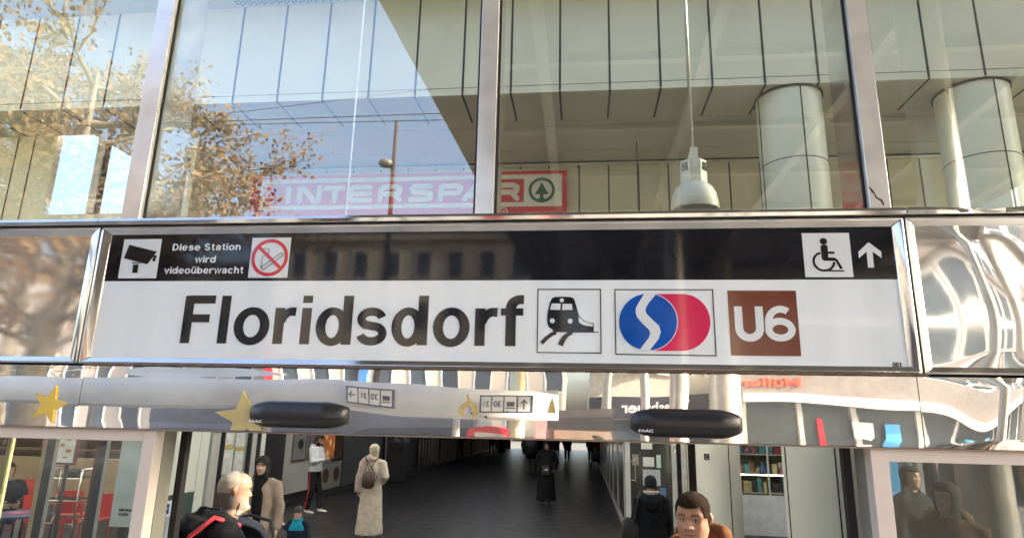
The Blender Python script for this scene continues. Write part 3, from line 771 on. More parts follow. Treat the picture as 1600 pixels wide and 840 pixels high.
# upper floor slab hiding the ground-floor ceiling
b = BM(); box(b, -16, -5.6, 12, 30, 4.76, 4.99); box(b, -.8, 16, 12, 30, 4.76, 4.99); box(b, -16, 16, 30.001, 52, 3.15, 4.99); tag(finish('upper_floor', b, mat('slab_grey', (0.16, 0.155, 0.15), .8)), kind='structure')
b = BM(); box(b, -16, -15, .2, 9.3, 3.4, 8.9); tag(finish('end_wall', b, CLAD2), 'clad end wall of the upper hall at the far left', 'wall')
b = BM(); box(b, 15, 15.02, .2, 9.3, .1, 8.6); tag(finish('glass_pane', b, GLASSCLEAR), 'unseen hall end at the far right, glazed to let the sun in', 'glass pane')  # unseen end made of glass so low sun reaches the doorway

# --- supermarket sign
p0 = PT(402, 268, Y=YW - .05); p1 = PT(886, 268, Y=YW - .05)
SZ0, SZ1 = 5.62, 6.70
ss = thing('supermarket_sign', (-3.4, YW, 5.6), 'long red supermarket sign with white rounded lettering and green fir tree roundel', 'sign')
def sp(name, b, m, par=None):
    o = finish(name, b, m, par or ss)
    if par is None: o.location = (3.4, -YW, -5.6)
    return o
b = BM(); box(b, -6.42, -.27, YW - .10, YW - .002, SZ0, SZ1); sp('board', b, mat('sign_board_red', (0.70, 0.02, 0.035), .35, var=.05))
SW = mat('sign_letter_white', (0.85, 0.84, 0.78), .4, var=.03)
def wz(pts, ox, s, oy=250): return [(q.x, q.z) for q in (PT(ox + x / s, oy + y / s, Y=YW - .10) for x, y in pts)]
A, B_ = (380, 5.714), (620, 5.714)
YS0, YS1 = YW - .108, YW - .099
b = BM()
fr = wz([(187, 196)], *A)[0]; fr2 = wz([(163, 432)], *A)[0]; fr3 = wz([(1452, 410)], *B_)[0]
zt = fr[1]; zb_ = fr2[1]; xl = fr[0]; xr = wz([(1455, 150)], *B_)[0][0]
stroke(b, [(xl, zb_), (xr, zb_), (xr, zt), (xl, zt)], .085, YS0, YS1, closed=True)
xw = wz([(1135, 290)], *B_)[0][0]; box(b, xw, xr, YS0 - .001, YS1, zb_, zt)
sp('white_border', b, SW)
b = BM(); cxx, czz = (xw + xr) / 2, (zt + zb_) / 2
KW = [0.0]
def wletters(ox, s, lst):
    for L in lst:
        KW[0] += .0012; P_ = wz(L, ox, s); stroke(b, P_, .098, YS0 - KW[0], YS1)
        disc(b, P_[0][0], P_[0][1], .049, YS0 - KW[0] - .0004, YS1, 18); disc(b, P_[-1][0], P_[-1][1], .049, YS0 - KW[0] - .0008, YS1, 18)
wletters(*A, [[(410, 255), (402, 370)], [(500, 370), (512, 262), (535, 255), (548, 262), (630, 362), (655, 370), (672, 360), (685, 250)], [(742, 256), (900, 250)], [(822, 260), (815, 365)],
    [(1135, 245), (985, 248), (965, 262), (955, 345), (970, 362), (1130, 358)], [(965, 305), (1130, 302)],
    [(1220, 362), (1232, 265), (1250, 245), (1370, 240), (1400, 258), (1392, 298), (1360, 305), (1270, 305)], [(1350, 310), (1396, 355)]])
wletters(*B_, [[(305, 236), (160, 238), (138, 258), (150, 288), (270, 292), (302, 305), (300, 340), (270, 352), (125, 355)],
    [(388, 350), (398, 250), (415, 236), (540, 232), (570, 248), (562, 285), (535, 296), (435, 296)],
    [(605, 350), (700, 240), (725, 228), (748, 236), (800, 340)], [(660, 322), (760, 318)],
    [(880, 342), (888, 245), (905, 228), (1040, 225), (1075, 245), (1065, 280), (1035, 290), (940, 290)], [(1030, 295), (1073, 345)]])
sp('lettering', b, SW)
GRN = mat('fir_green', (0.012, 0.12, 0.06), .4)
b = BM(); rr = (zt - zb_) * .40
stroke(b, arc(cxx, czz, rr, rr, 0, 360, 40)[:-1], rr * .26, YS0 - .006, YS1, closed=True)
def fz(pts): return [(cxx + x * rr, czz + y * rr) for x, y in pts]
prism(b, fz([(0, .72), (.22, .25), (.6, -.38), (.14, -.38), (.14, -.62), (-.14, -.62), (-.14, -.38), (-.6, -.38), (-.22, .25)]), YS0 - .005, YS1)
prism(b, fz([(-.34, -.62), (-.22, -.72), (-.06, -.6), (.06, -.6), (.22, -.72), (.34, -.62), (.2, -.86), (-.2, -.86)]), YS0 - .004, YS1)
sp('fir_tree_roundel', b, GRN)
b = BM()
q = wz([(950, 463)], *B_)[0]; stroke(b, arc(q[0], q[1], .075, .075, 0, 360, 20)[:-1], .02, YS0, YS1, closed=True)
stroke(b, [(q[0] - .035, q[1]), (q[0] - .015, q[1] + .02), (q[0], q[1] - .01), (q[0] + .015, q[1] + .02), (q[0] + .035, q[1])], .014, YS0 - .0003, YS1)
sp('small_mark', b, SW)
word_b = BM(); word(word_b, 'offen', q[0] + .16, q[0] + .50, q[1] - .10, .08, YS0, YS1, .15) if False else None
word_b.free()

# --- round clad columns
def column(cx, cy, r, z0, z1, lab, seam_ang, ringz, name='round_column'):
    t = thing(name, (cx, cy, z0), lab, 'column', 'round clad columns')
    b = BM(); lathe(b, [(r * .2, 0), (r, 0), (r, z1 - z0), (r * .2, z1 - z0)], seg=72); o = finish('shaft', b, COLM, t); setflat(o, 40)
    b = BM()
    for a in seam_ang:
        a = R(a); dx, dy = math.cos(a), math.sin(a)
        tube(b, [(dx * r, dy * r, .01), (dx * r, dy * r, z1 - z0 - .01)], .010, 6)
    for rz in ringz: lathe(b, [(r * .98, rz - .007 - z0), (r + .0025, rz - .007 - z0), (r + .0025, rz + .007 - z0), (r * .98, rz + .007 - z0)], seg=72)
    finish('joint', b, JOINT, t)
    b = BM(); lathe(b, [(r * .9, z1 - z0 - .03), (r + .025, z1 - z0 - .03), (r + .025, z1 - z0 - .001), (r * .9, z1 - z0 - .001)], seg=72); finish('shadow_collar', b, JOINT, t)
    return t
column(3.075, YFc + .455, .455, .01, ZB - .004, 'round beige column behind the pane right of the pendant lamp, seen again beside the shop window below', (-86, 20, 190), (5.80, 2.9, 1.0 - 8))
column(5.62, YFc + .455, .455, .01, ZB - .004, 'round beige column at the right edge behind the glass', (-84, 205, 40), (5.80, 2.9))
# --- pendant high-bay lamp
lp = PT(1086, 330, Y=4.0)
def pendant(loc, lab, top):
    t = thing('pendant_lamp', loc, lab, 'lamp')
    W = mat('lamp_white', (0.70, 0.72, 0.66), .35, var=.04)
    b = BM(); tube(b, [(0, 0, .66), (0, 0, top - loc[2])], .019, 10); finish('rod', b, mat('rod_grey', (0.42, 0.42, 0.38), .35, metal=.5), t, smooth=True)
    b = BM(); lathe(b, [(.10, .275), (.14, .272), (.185, .235), (.215, .17), (.232, .08), (.240, 0.0), (.236, -.004), (.228, .08), (.21, .168), (.18, .23), (.13, .268), (.10, .270)], seg=48)
    finish('reflector', b, mat('spun_aluminium', (0.62, 0.62, 0.58), .45, metal=.2, var=.06, stretch=(1, 1, 6)), t, smooth=True)
    b = BM(); zprism(b, [(.137 * math.cos(PI / 8 + i * PI / 4), .137 * math.sin(PI / 8 + i * PI / 4)) for i in range(8)], .278, .52); hs = finish('gear_housing', b, W, t, bevel=.006)
    b = BM(); zprism(b, [(.137 * .62 * math.cos(PI / 8 + i * PI / 4), .137 * .62 * math.sin(PI / 8 + i * PI / 4)) for i in range(8)], .52, .535); finish('housing_lid', b, W, hs)
    b = BM()
    for sgn in (-1, 1):
        for k in range(4):
            x = sgn * (.075 + k * .014); y = -.1275 + abs(x) * .0 + max(0, abs(x) - .054) * 1.0
            b = BM(); box(b, x - .003, x + .003, y - .004, y + .01, .40, .49); finish('vent_slot', b, JOINT, hs)
    b = BM(); box(b, -.003, .003, -.128, -.12, .30, .31); finish('screw', b, JOINT, hs)
    b = BM(); box(b, -.028, .028, -.150, -.141, .42, .62); box(b, -.028, .028, .141, .150, .42, .62); box(b, -.028, .028, -.150, .150, .62, .632); box(b, -.022, .022, -.022, .022, .632, .68)
    finish('bracket', b, W, t, bevel=.003)
    return t
pendant((lp.x, 4.0, lp.z), 'white high bay lamp hanging on a rod behind the right half of the glazing', ZC)
for px0, px1, Yr, col, lab in ((553, 545, 5.5, (.7, .72, .74), 'thin pale suspension rod crossing the red sign'), (994, 998, 8.2, (.12, .1, .09), 'thin dark suspension rod left of the pendant lamp')):
    q = PT(px0, 195, Y=Yr); b = BM(); tube(b, [(q.x, Yr, 3.42), (q.x, Yr, ZC - .01 if Yr < 6.3 else ZB + .009)], .012, 8)
    tag(finish('suspension_rod', b, mat('rod_%s' % ('pale' if px0 < 600 else 'dark'), col, .5), smooth=True), lab, 'rod')
# ================================================================== GROUND-FLOOR HALL
LX = -7.2
GREY = mat('hall_grey_panel', (0.42, 0.43, 0.40), .45, var=.05, scale=1)
PALE = mat('pale_green_panel', (0.66, 0.70, 0.62), .4, var=.04, scale=1)

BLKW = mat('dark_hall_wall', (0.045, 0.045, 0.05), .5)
def wallpos(px, py=740): return PT(px, py, X=LX).y
t = thing('passage_wall', (LX, 8, 0), 'left wall of the dark passage with pale panels, a display case and grey boards', 'wall')
def lw(name, ya, yb, za, zb, m, th=.12, par=None, off=0.0):
    b = BM(); box(b, LX - th, LX + off, ya, yb, za, zb); o = finish(name, b, m, par or t)
    if par is None: o.location = (-LX, -8, 0)
    return o
lw('panel', 8.6, 9.55, .75, 3.1, PALE); lw('panel', 9.57, 9.85, .1, 3.1, PALE); lw('lower_panel', 8.6, 9.55, .0, .73, mat('dark_green_panel', (0.06, 0.10, 0.08), .5))
lw('pillar', 9.87, 10.15, 0, 3.1, GREY, off=.05)
lw('pillar', 11.35, 11.6, 0, 3.1, GREY, off=.06); lw('pillar', 11.62, 11.75, 0, 3.1, DKG, off=.08); lw('pillar', 11.77, 12.05, 0, 3.1, PALE, off=.03)
lw('dark_doorway', 12.07, 13.25, 0, 3.1, DKG, off=-.05)
lw('grey_board', 13.3, 15.35, .30, 3.1, GREY, off=.02); lw('grey_board', 15.4, 21.1, .25, 3.1, mat('mid_grey_panel', (0.13, 0.135, 0.14), .45)) if False else None
lw('plinth', 12.0, 34, 0, .16, DKG, off=.05)
lw('long_board', 17.1, 21.0, .16, 3.1, mat('mid_grey_panel', (0.12, 0.125, 0.13), .45)); lw('pale_return', 22.1, 24.7, .16, 3.1, mat('return_panel', (0.34, 0.36, 0.31), .45))
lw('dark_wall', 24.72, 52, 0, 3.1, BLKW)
b = BM(); box(b, LX - .06, LX + .12, 21.05, 22.05, 0, 3.1); o = finish('dark_recess', b, DKG, t); o.location = (-LX, -8, 0)
b = BM(); box(b, LX + .13, LX + .16, 20.9, 20.96, 0, 3.1); tag(finish('slim_post', b, mat('beige_post', (0.45, 0.42, 0.34), .4)), 'slim pale post against the passage wall beside the dark recess', 'post')
b = BM(); box(b, LX - .12, LX, 8.6, 30, 3.101, 4.755); tag(finish('upper_side_wall', b, GREY), 'plain grey wall above the panels along the left of the passage', 'wall')
b = BM(); box(b, .86, 16, 12.05, 12.2, 3.101, 4.755); box(b, .86, .98, 12.2, 30, 3.101, 4.755); tag(finish('shop_bulkhead', b, GREY), 'plain grey wall above the shop door and partition', 'wall')
# info sign on the pillar
b = BM(); box(b, LX + .06, LX + .075, 9.90, 10.08, 1.80, 2.02); s_ = tag(finish('info_sign', b, mat('sign_navy', (0.02, 0.02, 0.03), .3)), 'small black information sign with white marks on the pillar', 'sign')
b = BM(); box(b, LX + .0755, LX + .078, 9.95, 10.03, 1.90, 1.99); finish('symbol', b, WHITEM, s_)
b = BM(); box(b, LX + .0755, LX + .078, 9.97, 10.01, 1.83, 1.87); finish('symbol', b, WHITEM, s_)
# small white notice with blue squares at the foot of the pale panel
b = BM(); box(b, LX + .003, LX + .02, 8.62, 9.0, .36, .66); s_ = tag(finish('wall_notice', b, mat('notice_white', (.7, .74, .78), .4)), 'white notice with dark blue squares low on the pale green panel', 'notice')
b = BM()
for i in range(2):
    for j in range(2): box(b, LX + .0205, LX + .023, 8.66 + i * .09, 8.735 + i * .09, .45 + j * .09, .525 + j * .09)
finish('blue_squares', b, mat('notice_blue', (.02, .05, .2), .4), s_)
# glass display case with sheets
dc = thing('display_case', (LX, 10.2, .8), 'framed glass display case with paper sheets on the passage wall', 'display case')
def dcp(name, b, m):
    o = finish(name, b, m, dc); o.location = (-LX, -10.2, -.8); return o
b = BM(); box(b, LX, LX + .02, 10.2, 11.3, .82, 3.0); dcp('back_board', b, mat('board_backing', (0.22, 0.26, 0.24), .6))
b = BM(); box(b, LX, LX + .1, 10.18, 10.24, .75, 3.05); box(b, LX, LX + .1, 11.26, 11.32, .75, 3.05); box(b, LX, LX + .1, 10.24, 11.26, .75, .84); dcp('frame', b, DKG)
b = BM()
rnd = random.Random(4)
for ya, za, yb, zb in ((10.35, 1.55, 10.7, 2.0), (10.78, 1.5, 11.15, 1.95), (10.35, .98, 10.72, 1.46), (10.8, .95, 11.15, 1.42), (10.5, 2.1, 10.9, 2.6)): box(b, LX + .021, LX + .026, ya, yb, za, zb)
sh = dcp('sheets', b, mat('paper', (0.52, 0.54, 0.52), .7, var=.2, scale=7))
b = BM(); box(b, LX + .0265, LX + .03, 10.35, 10.68, 1.47, 1.53); dcp('yellow_label', b, mat('label_yellow', (.5, .36, .08), .6)); b = BM(); box(b, LX + .0265, LX + .03, 10.8, 11.15, 1.43, 1.49); dcp('yellow_label', b, mat('label_yellow', (0, 0, 0)))
# posters
def poster(y0, y1, z0, z1, lab, cols, frame, nm='poster', x=LX + .021):
    p = thing(nm, (x, (y0 + y1) / 2, z0), lab, 'poster')
    b = BM(); box(b, 0, .02, (y0 - y1) / 2, (y1 - y0) / 2, 0, z1 - z0); finish('sheet', b, cols[0], p)
    b = BM(); w = .035
    for a in ((-1, 1),):
        h = (y1 - y0) / 2
        box(b, 0.0205, .03, -h, -h + w, 0, z1 - z0); box(b, .0205, .03, h - w, h, 0, z1 - z0); box(b, .0205, .03, -h + w, h - w, 0, w); box(b, .0205, .03, -h + w, h - w, z1 - z0 - w, z1 - z0)
    finish('border', b, frame, p)
    return p
GP = mat('poster_grey', (0.22, 0.22, 0.22), .5); RB = mat('poster_dark_red', (0.12, 0.03, 0.04), .5)
for y0, lab in ((13.45, 'grey poster with dark round pictures, nearer of two on the grey board'), (14.4, 'grey poster with dark pictures, farther of two on the grey board')):
    p = poster(y0, y0 + .85, 1.05, 2.15, lab, [GP], RB, 'poster')
    b = BM()
    for k, (yy, zz) in enumerate(((0, .75), (.05, .42))): 
        v = [(0.0205, yy + .16 * math.cos(i * PI / 8), zz + .13 * math.sin(i * PI / 8)) for i in range(16)]
        vs = [b.verts.new(q) for q in v]; w_ = [b.verts.new((.026, q[1], q[2])) for q in v]
        b.faces.new(vs); b.faces.new(w_[::-1])
        for i in range(16): b.faces.new((vs[i], w_[i], w_[(i + 1) % 16], vs[(i + 1) % 16]))
    finish('round_picture', b, DKG, p)
# bakery counter opening
bk = thing('bakery_counter', (LX, 15.4, 0), 'bakery opening in the left wall with glowing bread picture and counter front', 'counter')
def bkp(name, b, m):
    o = finish(name, b, m, bk); o.location = (-LX, -15.4, 0); return o
breadm = bpy.data.materials.new('bread_picture'); breadm.use_nodes = True
nt = breadm.node_tree; bs = nt.nodes['Principled BSDF']; vo = nt.nodes.new('ShaderNodeTexVoronoi'); vo.inputs['Scale'].default_value = 3.2
tc = nt.nodes.new('ShaderNodeTexCoord'); nt.links.new(tc.outputs['Object'], vo.inputs['Vector'])
cr = nt.nodes.new('ShaderNodeValToRGB'); cr.color_ramp.elements[0].color = (.55, .33, .13, 1); cr.color_ramp.elements[1].color = (.10, .035, .012, 1); cr.color_ramp.elements[1].position = .55
e = cr.color_ramp.elements.new(.3); e.color = (.30, .13, .04, 1)
nt.links.new(vo.outputs['Distance'], cr.inputs[0]); nt.links.new(cr.outputs[0], bs.inputs['Base Color']); nt.links.new(cr.outputs[0], bs.inputs['Emission Color']); bs.inputs['Emission Strength'].default_value = .35
b = BM(); box(b, LX - .3, LX - .25, 15.4, 17.0, .95, 3.1); bkp('lit_picture', b, breadm)
b = BM(); box(b, LX - .25, LX + .03, 15.36, 15.42, .1, 3.1); bkp('jamb', b, DKG); b = BM(); box(b, LX - .25, LX + .03, 16.98, 17.05, .1, 3.1); bkp('jamb', b, DKG)
b = BM(); box(b, LX - .25, LX + .03, 15.43, 16.97, .92, .98); bkp('counter_top', b, DKG)
b = BM(); box(b, LX - .25, LX + .02, 15.43, 16.97, .18, .915); bkp('counter_front', b, mat('counter_grey', (.26, .26, .24), .5))
for yy in (15.8, 16.6):
    b = BM(); v = [(yy + .22 * math.cos(i * PI / 8), .55 + .2 * math.sin(i * PI / 8)) for i in range(16)]
    vs = [b.verts.new((LX + .021, q[0], q[1])) for q in v]; w_ = [b.verts.new((LX + .027, q[0], q[1])) for q in v]
    b.faces.new(vs); b.faces.new(w_[::-1])
    for i in range(16): b.faces.new((vs[i], w_[i], w_[(i + 1) % 16], vs[(i + 1) % 16]))
    bkp('cake_picture', b, mat('cake_brown', (.09, .04, .03), .5))
# handrail and red sign on the pale return
hr = thing('handrail', (LX + .1, 22, 1), 'dark double stair handrail on the pale wall beyond the recess', 'handrail')
b = BM(); tube(b, [(0, .2, .95), (0, 2.5, .25)], .03, 8); finish('rail', b, DKG, hr)
b = BM(); tube(b, [(0, .2, .60), (0, 2.5, -.10)], .03, 8); finish('rail', b, DKG, hr)
b = BM(); tube(b, [(0, 1.2, -.9), (0, 1.2, .66)], .025, 8); finish('baluster', b, DKG, hr)
b = BM(); box(b, LX + .001, LX + .02, 23.4, 24.2, 1.72, 2.1); tag(finish('red_notice', b, mat('notice_red', (.35, .02, .02), .5)), 'small red notice high on the pale wall beyond the handrail', 'notice')
# litter bin / dark cabinet behind the walking woman
b = BM(); box(b, -6.75, -6.15, 20.2, 20.8, 0.01, 1.35); lb = tag(finish('litter_bin', b, DKG, bevel=.03), 'tall dark bin standing by the slim post', 'bin')
b = BM(); box(b, -6.68, -6.22, 20.19, 20.199, 1.05, 1.2); finish('bin_slot', b, JOINT, lb)

# dark shop fronts deeper in
rnd = random.Random(11)
for k in range(5):
    y = 26 + k * 4.6
    g = thing('shopfront', (LX + .05, y, 0), ['dim shopfront, first beyond the handrail wall', 'dim shopfront, second beyond the handrail wall', 'dim shopfront, third beyond the handrail wall', 'dim shopfront, fourth beyond the handrail wall', 'dim shopfront, last before the far exit'][k], 'shopfront')
    b = BM()
    for j in range(7): box(b, 0, .05, j * .6, j * .6 + .07, 0, 2.9)
    finish('vertical_frame', b, mat('dull_bronze', (.07, .06, .055), .4), g)
    b = BM(); box(b, -.03, -.005, 0, 3.7, .1, 2.8); finish('pane', b, mat('dim_pane', (.05, .045, .045), .15), g)
# right wall of the passage
RXW = .86
pw = thing('glazed_partition', (RXW, 12, 0), 'dark glazed partition along the right side of the passage', 'partition')
b = BM(); box(b, 0, .06, 0, .10, 0, 3.1)
for j in range(1, 14): box(b, 0, .05, j * 2.6, j * 2.6 + .08, 0, 3.1)
finish('post', b, mat('partition_grey', (.30, .30, .28), .4), pw)
b = BM(); box(b, .02, .04, .1, 38, .12, 3.1); finish('dark_glass', b, mat('dark_pane', (.02, .02, .022), .08), pw)
b = BM(); box(b, -.01, .06, .1, 38, 0, .12); finish('plinth', b, mat('partition_grey', (0, 0, 0)), pw)
b = BM(); box(b, 4.6, 4.8, 1.2, 14, 0, 3.1); box(b, .95, 4.6, 14.2, 14.4, 0, 3.1); tag(finish('shop_wall', b, mat('shop_wall_brown', (.12, .10, .08), .6)), 'brown back and side wall of the small shop', 'wall')
b = BM(); box(b, -16, LX - .2, 13.2, 13.4, 0, 3.1); tag(finish('cafe_wall', b, mat('cafe_brown', (.07, .045, .035), .5)), 'dark brown rear wall of the cafe', 'wall')
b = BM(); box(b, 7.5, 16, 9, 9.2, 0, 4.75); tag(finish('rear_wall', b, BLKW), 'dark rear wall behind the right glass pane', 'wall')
b = BM(); box(b, -16, -15.8, .25, 52, 0, 3.1); box(b, 15.8, 16, 9.2, 52, 0, 3.1); tag(finish('outer_wall', b, GREY), 'outer walls of the station hall', 'wall')

# shop facing the entrance (Y = 12)
SY = 12.0
def sx(px, py=740): return PT(px, py, Y=SY).x
sd = thing('shop_door', (1.4, SY, 0), 'grey framed glass shop door covered with notices, long bar handle on its left', 'door')
def sdp(name, b, m, **k):
    o = finish(name, b, m, sd, **k); o.location = (-1.4, -SY, 0); return o
FG = mat('door_grey', (.50, .51, .49), .35)
b = BM(); box(b, .90, 1.0, SY - .05, SY + .03, .01, 3.1); box(b, 1.86, 1.96, SY - .05, SY + .03, .01, 3.1); box(b, 2.06, 2.16, SY - .04, SY + .03, .01, 3.1); sdp('frame', b, FG, bevel=.004)
b = BM(); box(b, 1.0, 1.86, SY, SY + .012, .1, 3.0); sdp('pane', b, mat('door_glass_dark', (.05, .05, .045), .05))
b = BM(); tube(b, [(1.10, SY - .11, .98), (1.10, SY - .11, 1.40)], .014, 8); tube(b, [(1.02, SY - .04, 1.0), (1.10, SY - .11, 1.0)], .01, 6); tube(b, [(1.02, SY - .04, 1.38), (1.10, SY - .11, 1.38)], .01, 6); sdp('bar_handle', b, CHROME)
PAP = mat('notice_paper', (.62, .63, .60), .6, var=.12, scale=18)
for i, (xa, xb, za, zb, m) in enumerate(((1.24, 1.47, 1.63, 1.95, PAP), (1.27, 1.50, 1.28, 1.47, PAP), (1.55, 1.64, 1.26, 1.52, mat('notice_mint', (.45, .62, .55), .6)), (1.26, 1.62, .90, 1.22, mat('notice_grey', (.42, .45, .48), .6, var=.15, scale=14)), (1.60, 1.72, .62, .86, mat('notice_blue_print', (.10, .22, .45), .6, var=.3, scale=20)), (1.05, 1.18, 1.30, 1.52, mat('notice_cats', (.28, .24, .20), .6, var=.5, scale=25)), (1.62, 1.80, .10, .55, mat('notice_orange', (.45, .30, .2), .6, var=.5, scale=18)), (1.28, 1.42, 1.51, 1.60, mat('notice_black', (.04, .04, .07), .6)))):
    b = BM(); box(b, xa, xb, SY - .006, SY - .001, za, zb); sdp('notice', b, m)
def hinge(): 
    b = BM()
    for z in (1.58, 1.72, 1.90): box(b, 1.915, 1.955, SY - .07, SY - .051, z, z + .06)
    sdp('hinge', b, WHITEM)
hinge()
# window strip and posts right of the door
b = BM(); box(b, 2.17, 2.2, SY - .03, SY + .02, 0, 3.1); tag(finish('wall_strip', b, mat('pale_strip', (.55, .52, .42), .35)), 'pale upright strip between the shop door and the pale column', 'post')
nx0 = sx(1085); 
t_ = column(2.66, SY - .75, .42, .01, 3.14, 'pale grey green column with a small dark plaque beside the shop door', (-72,), (), 'round_column')
b = BM(); pl = PT(1104, 713, Y=SY - 1.21); box(b, pl.x - .05, pl.x + .05, pl.y - .012, pl.y + .004, pl.z - .06, pl.z + .06); s_ = tag(finish('plaque', b, mat('plaque_navy', (.03, .02, .05), .3)), 'small dark plaque with white line on the pale column', 'sign')
b = BM(); stroke(b, [(pl.x - .03, pl.z - .01), (pl.x - .01, pl.z + .03), (pl.x + .03, pl.z + .045)], .006, pl.y - .014, pl.y - .011); box(b, pl.x - .035, pl.x + .035, pl.y - .0142, pl.y - .0119, pl.z - .04, pl.z - .03); finish('plaque_mark', b, WHITEM, s_)
# display window
dw = thing('display_window', (3.7, SY, 0), 'lit shop window crammed with small goods between the two round columns', 'shop window')
def dwp(name, b, m, **k):
    o = finish(name, b, m, dw, **k); o.location = (-3.7, -SY, 0); return o
b = BM(); box(b, 3.12, 4.6, SY - .02, SY + .03, .0, .78); dwp('sill_panel', b, mat('sill_white_blue', (.74, .78, .84), .4))
b = BM(); box(b, 3.12, 3.17, SY - .03, SY + .03, .78, 3.1); box(b, 3.80, 3.83, SY - .02, SY + .02, .78, 3.1); box(b, 4.52, 4.6, SY - .03, SY + .03, .78, 3.1); dwp('frame', b, FG)
b = BM(); box(b, 3.17, 4.52, SY + .0, SY + .008, .78, 3.1); dwp('pane', b, GLASSCLEAR)
b = BM(); box(b, 3.17, 4.52, SY + .1, SY + .9, 1.16, 1.18); box(b, 3.17, 4.52, SY + .1, SY + .9, .80, .82); box(b, 3.17, 4.52, SY + .5, SY + .9, 1.55, 1.57); dwp('shelf', b, mat('shelf_beige', (.45, .42, .36), .4))
b = BM(); box(b, 3.17, 4.52, SY + .085, SY + .099, 1.163, 1.180); dwp('shelf_light', b, mat('warm_strip_light', (1.0, .86, .6), .5, var=.01, emit=4.0))
b = BM(); box(b, 3.17, 4.52, SY + .92, SY + .95, .8, 3.1); dwp('back_panel', b, mat('display_back', (.16, .13, .09), .6, var=.5, scale=6))
rnd = random.Random(5)
cols = [(.35, .04, .04), (.05, .12, .3), (.45, .36, .2), (.03, .03, .04), (.5, .48, .42), (.30, .08, .15), (.06, .2, .25), (.25, .15, .08), (.15, .15, .16)]
GM = [mat('goods_%s' % n, c, .35, var=.3, scale=12) for n, c in zip(('red', 'blue', 'tan', 'black', 'cream', 'plum', 'teal', 'brown', 'grey'), cols)]
k = 0
for lvl, (z0, y0, n) in enumerate(((.82, .15, 9), (1.18, .2, 8), (1.18, .55, 9), (1.57, .55, 10), (.82, .5, 8), (1.95, .6, 9))):
    x = 3.2
    while x < 4.46:
        w_ = rnd.uniform(.05, .16); h_ = rnd.uniform(.06, .30); m = rnd.choice(GM); kind = rnd.random()
        lab_where = ['lower shelf front', 'middle shelf front', 'middle shelf rear', 'upper shelf', 'lower shelf rear', 'topmost shelf'][lvl]
        b = BM(); yc = SY + y0 + .08
        if kind < .45: box(b, x, x + w_, yc - .05, yc + .05, z0 + .001, z0 + h_); nm = 'gift_box'
        elif kind < .8: r_ = w_ / 2; lathe(b, [(r_ * .3, z0 + .001), (r_, z0 + .001), (r_ * .9, z0 + h_ * .5), (r_ * .45, z0 + h_ * .8), (r_ * .5, z0 + h_)], x + r_, yc, 12); nm = 'vase'
        else: r_ = w_ / 2; lathe(b, [(r_ * .3, z0 + .001), (r_ * .8, z0 + .01), (r_, z0 + r_), (r_ * .5, z0 + r_ * 1.8), (.01, z0 + r_ * 2)], x + r_, yc, 12); nm = 'ornament'
        o = finish(nm, b, m, smooth=(kind >= .45)); cn = m.name.replace('goods_', '')
        side = 'left pane' if x < 3.79 else 'right pane'
        tag(o, '%s %s on the %s behind the %s' % (cn, nm.replace('_', ' '), lab_where.replace(' at the', ' at'), side), nm.replace('_', ' '), '%s %s goods, %s, %s' % (cn, nm.replace('_', ' '), lab_where, side))
        x += w_ + rnd.uniform(.01, .05); k += 1

b = BM()
box(b, LX, -5.9, 51.8, 52, 0, 3.1); box(b, -4.9, -1.9, 51.8, 52, 0, 3.1); box(b, -1.3, -.9, 51.8, 52, 0, 3.1); box(b, .5, 4, 51.8, 52, 0, 3.1)
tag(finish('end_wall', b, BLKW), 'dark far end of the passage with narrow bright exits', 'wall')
tm = bpy.data.materials.new('added_milky_sheet'); tm.use_nodes = True; nt = tm.node_tree; nt.nodes.clear()  # translucent material for the unseen roof sheets added as soft fill light
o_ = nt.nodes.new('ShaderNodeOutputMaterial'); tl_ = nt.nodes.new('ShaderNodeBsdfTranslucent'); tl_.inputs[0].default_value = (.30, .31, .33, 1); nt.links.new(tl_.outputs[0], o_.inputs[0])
tm2 = tm.copy(); tm2.name = 'added_clear_sheet'; tm2.node_tree.nodes['Translucent BSDF'].inputs[0].default_value = (.85, .86, .86, 1)
b = BM(); box(b, -15.9, 15.9, 9.0, 11.98, 4.765, 4.775); tag(finish('added_rooflight', b, tm2), 'unseen milky roof sheet added to brighten the shop door and the pale panels', 'added_rooflight')  # added above view to brighten the shop front and left panels
b = BM(); box(b, -5.6, -.8, 12.0, 30, 4.765, 4.775); tag(finish('added_rooflight', b, tm), 'unseen milky roof strip added to brighten the near half of the passage', 'added_rooflight')  # added above view to bring soft light into the passage
# far exit: sunlit fence and shrubs outside
b = BM()
rnd = random.Random(9)
for i in range(2600):
    x = rnd.uniform(-12, 6); y = rnd.uniform(74, 77); z = rnd.uniform(.1, 1.9) * (.7 + .3 * math.sin(x * 1.7)); s_ = .16
    a = Vector((rnd.uniform(-1, 1), rnd.uniform(-1, 1), rnd.uniform(-1, 1))).normalized(); c = a.orthogonal().normalized(); d = a.cross(c)
    P_ = Vector((x, y, z)); vs = [b.verts.new(P_ + c * s_ * u + d * s_ * v) for u, v in ((-1, -1), (1, -1), (1, 1), (-1, 1))]; b.faces.new(vs)
tag(finish('hedge', b, mat('hedge_leaves', (.16, .19, .05), .7, var=.5, scale=3)), 'sunlit yellow green hedge far beyond the exit of the passage', 'hedge')
fn = thing('metal_fence', (-3, 72, 0), 'low metal fence beyond the far exit', 'fence')
b = BM()
for i in range(90): box(b, -9 + i * .2, -8.97 + i * .2, -.02, .02, 0, 1.1)
finish('pickets', b, DKG, fn)
b = BM(); box(b, -9, 9, -.02, .02, 1.1, 1.15); finish('top_rail', b, DKG, fn)

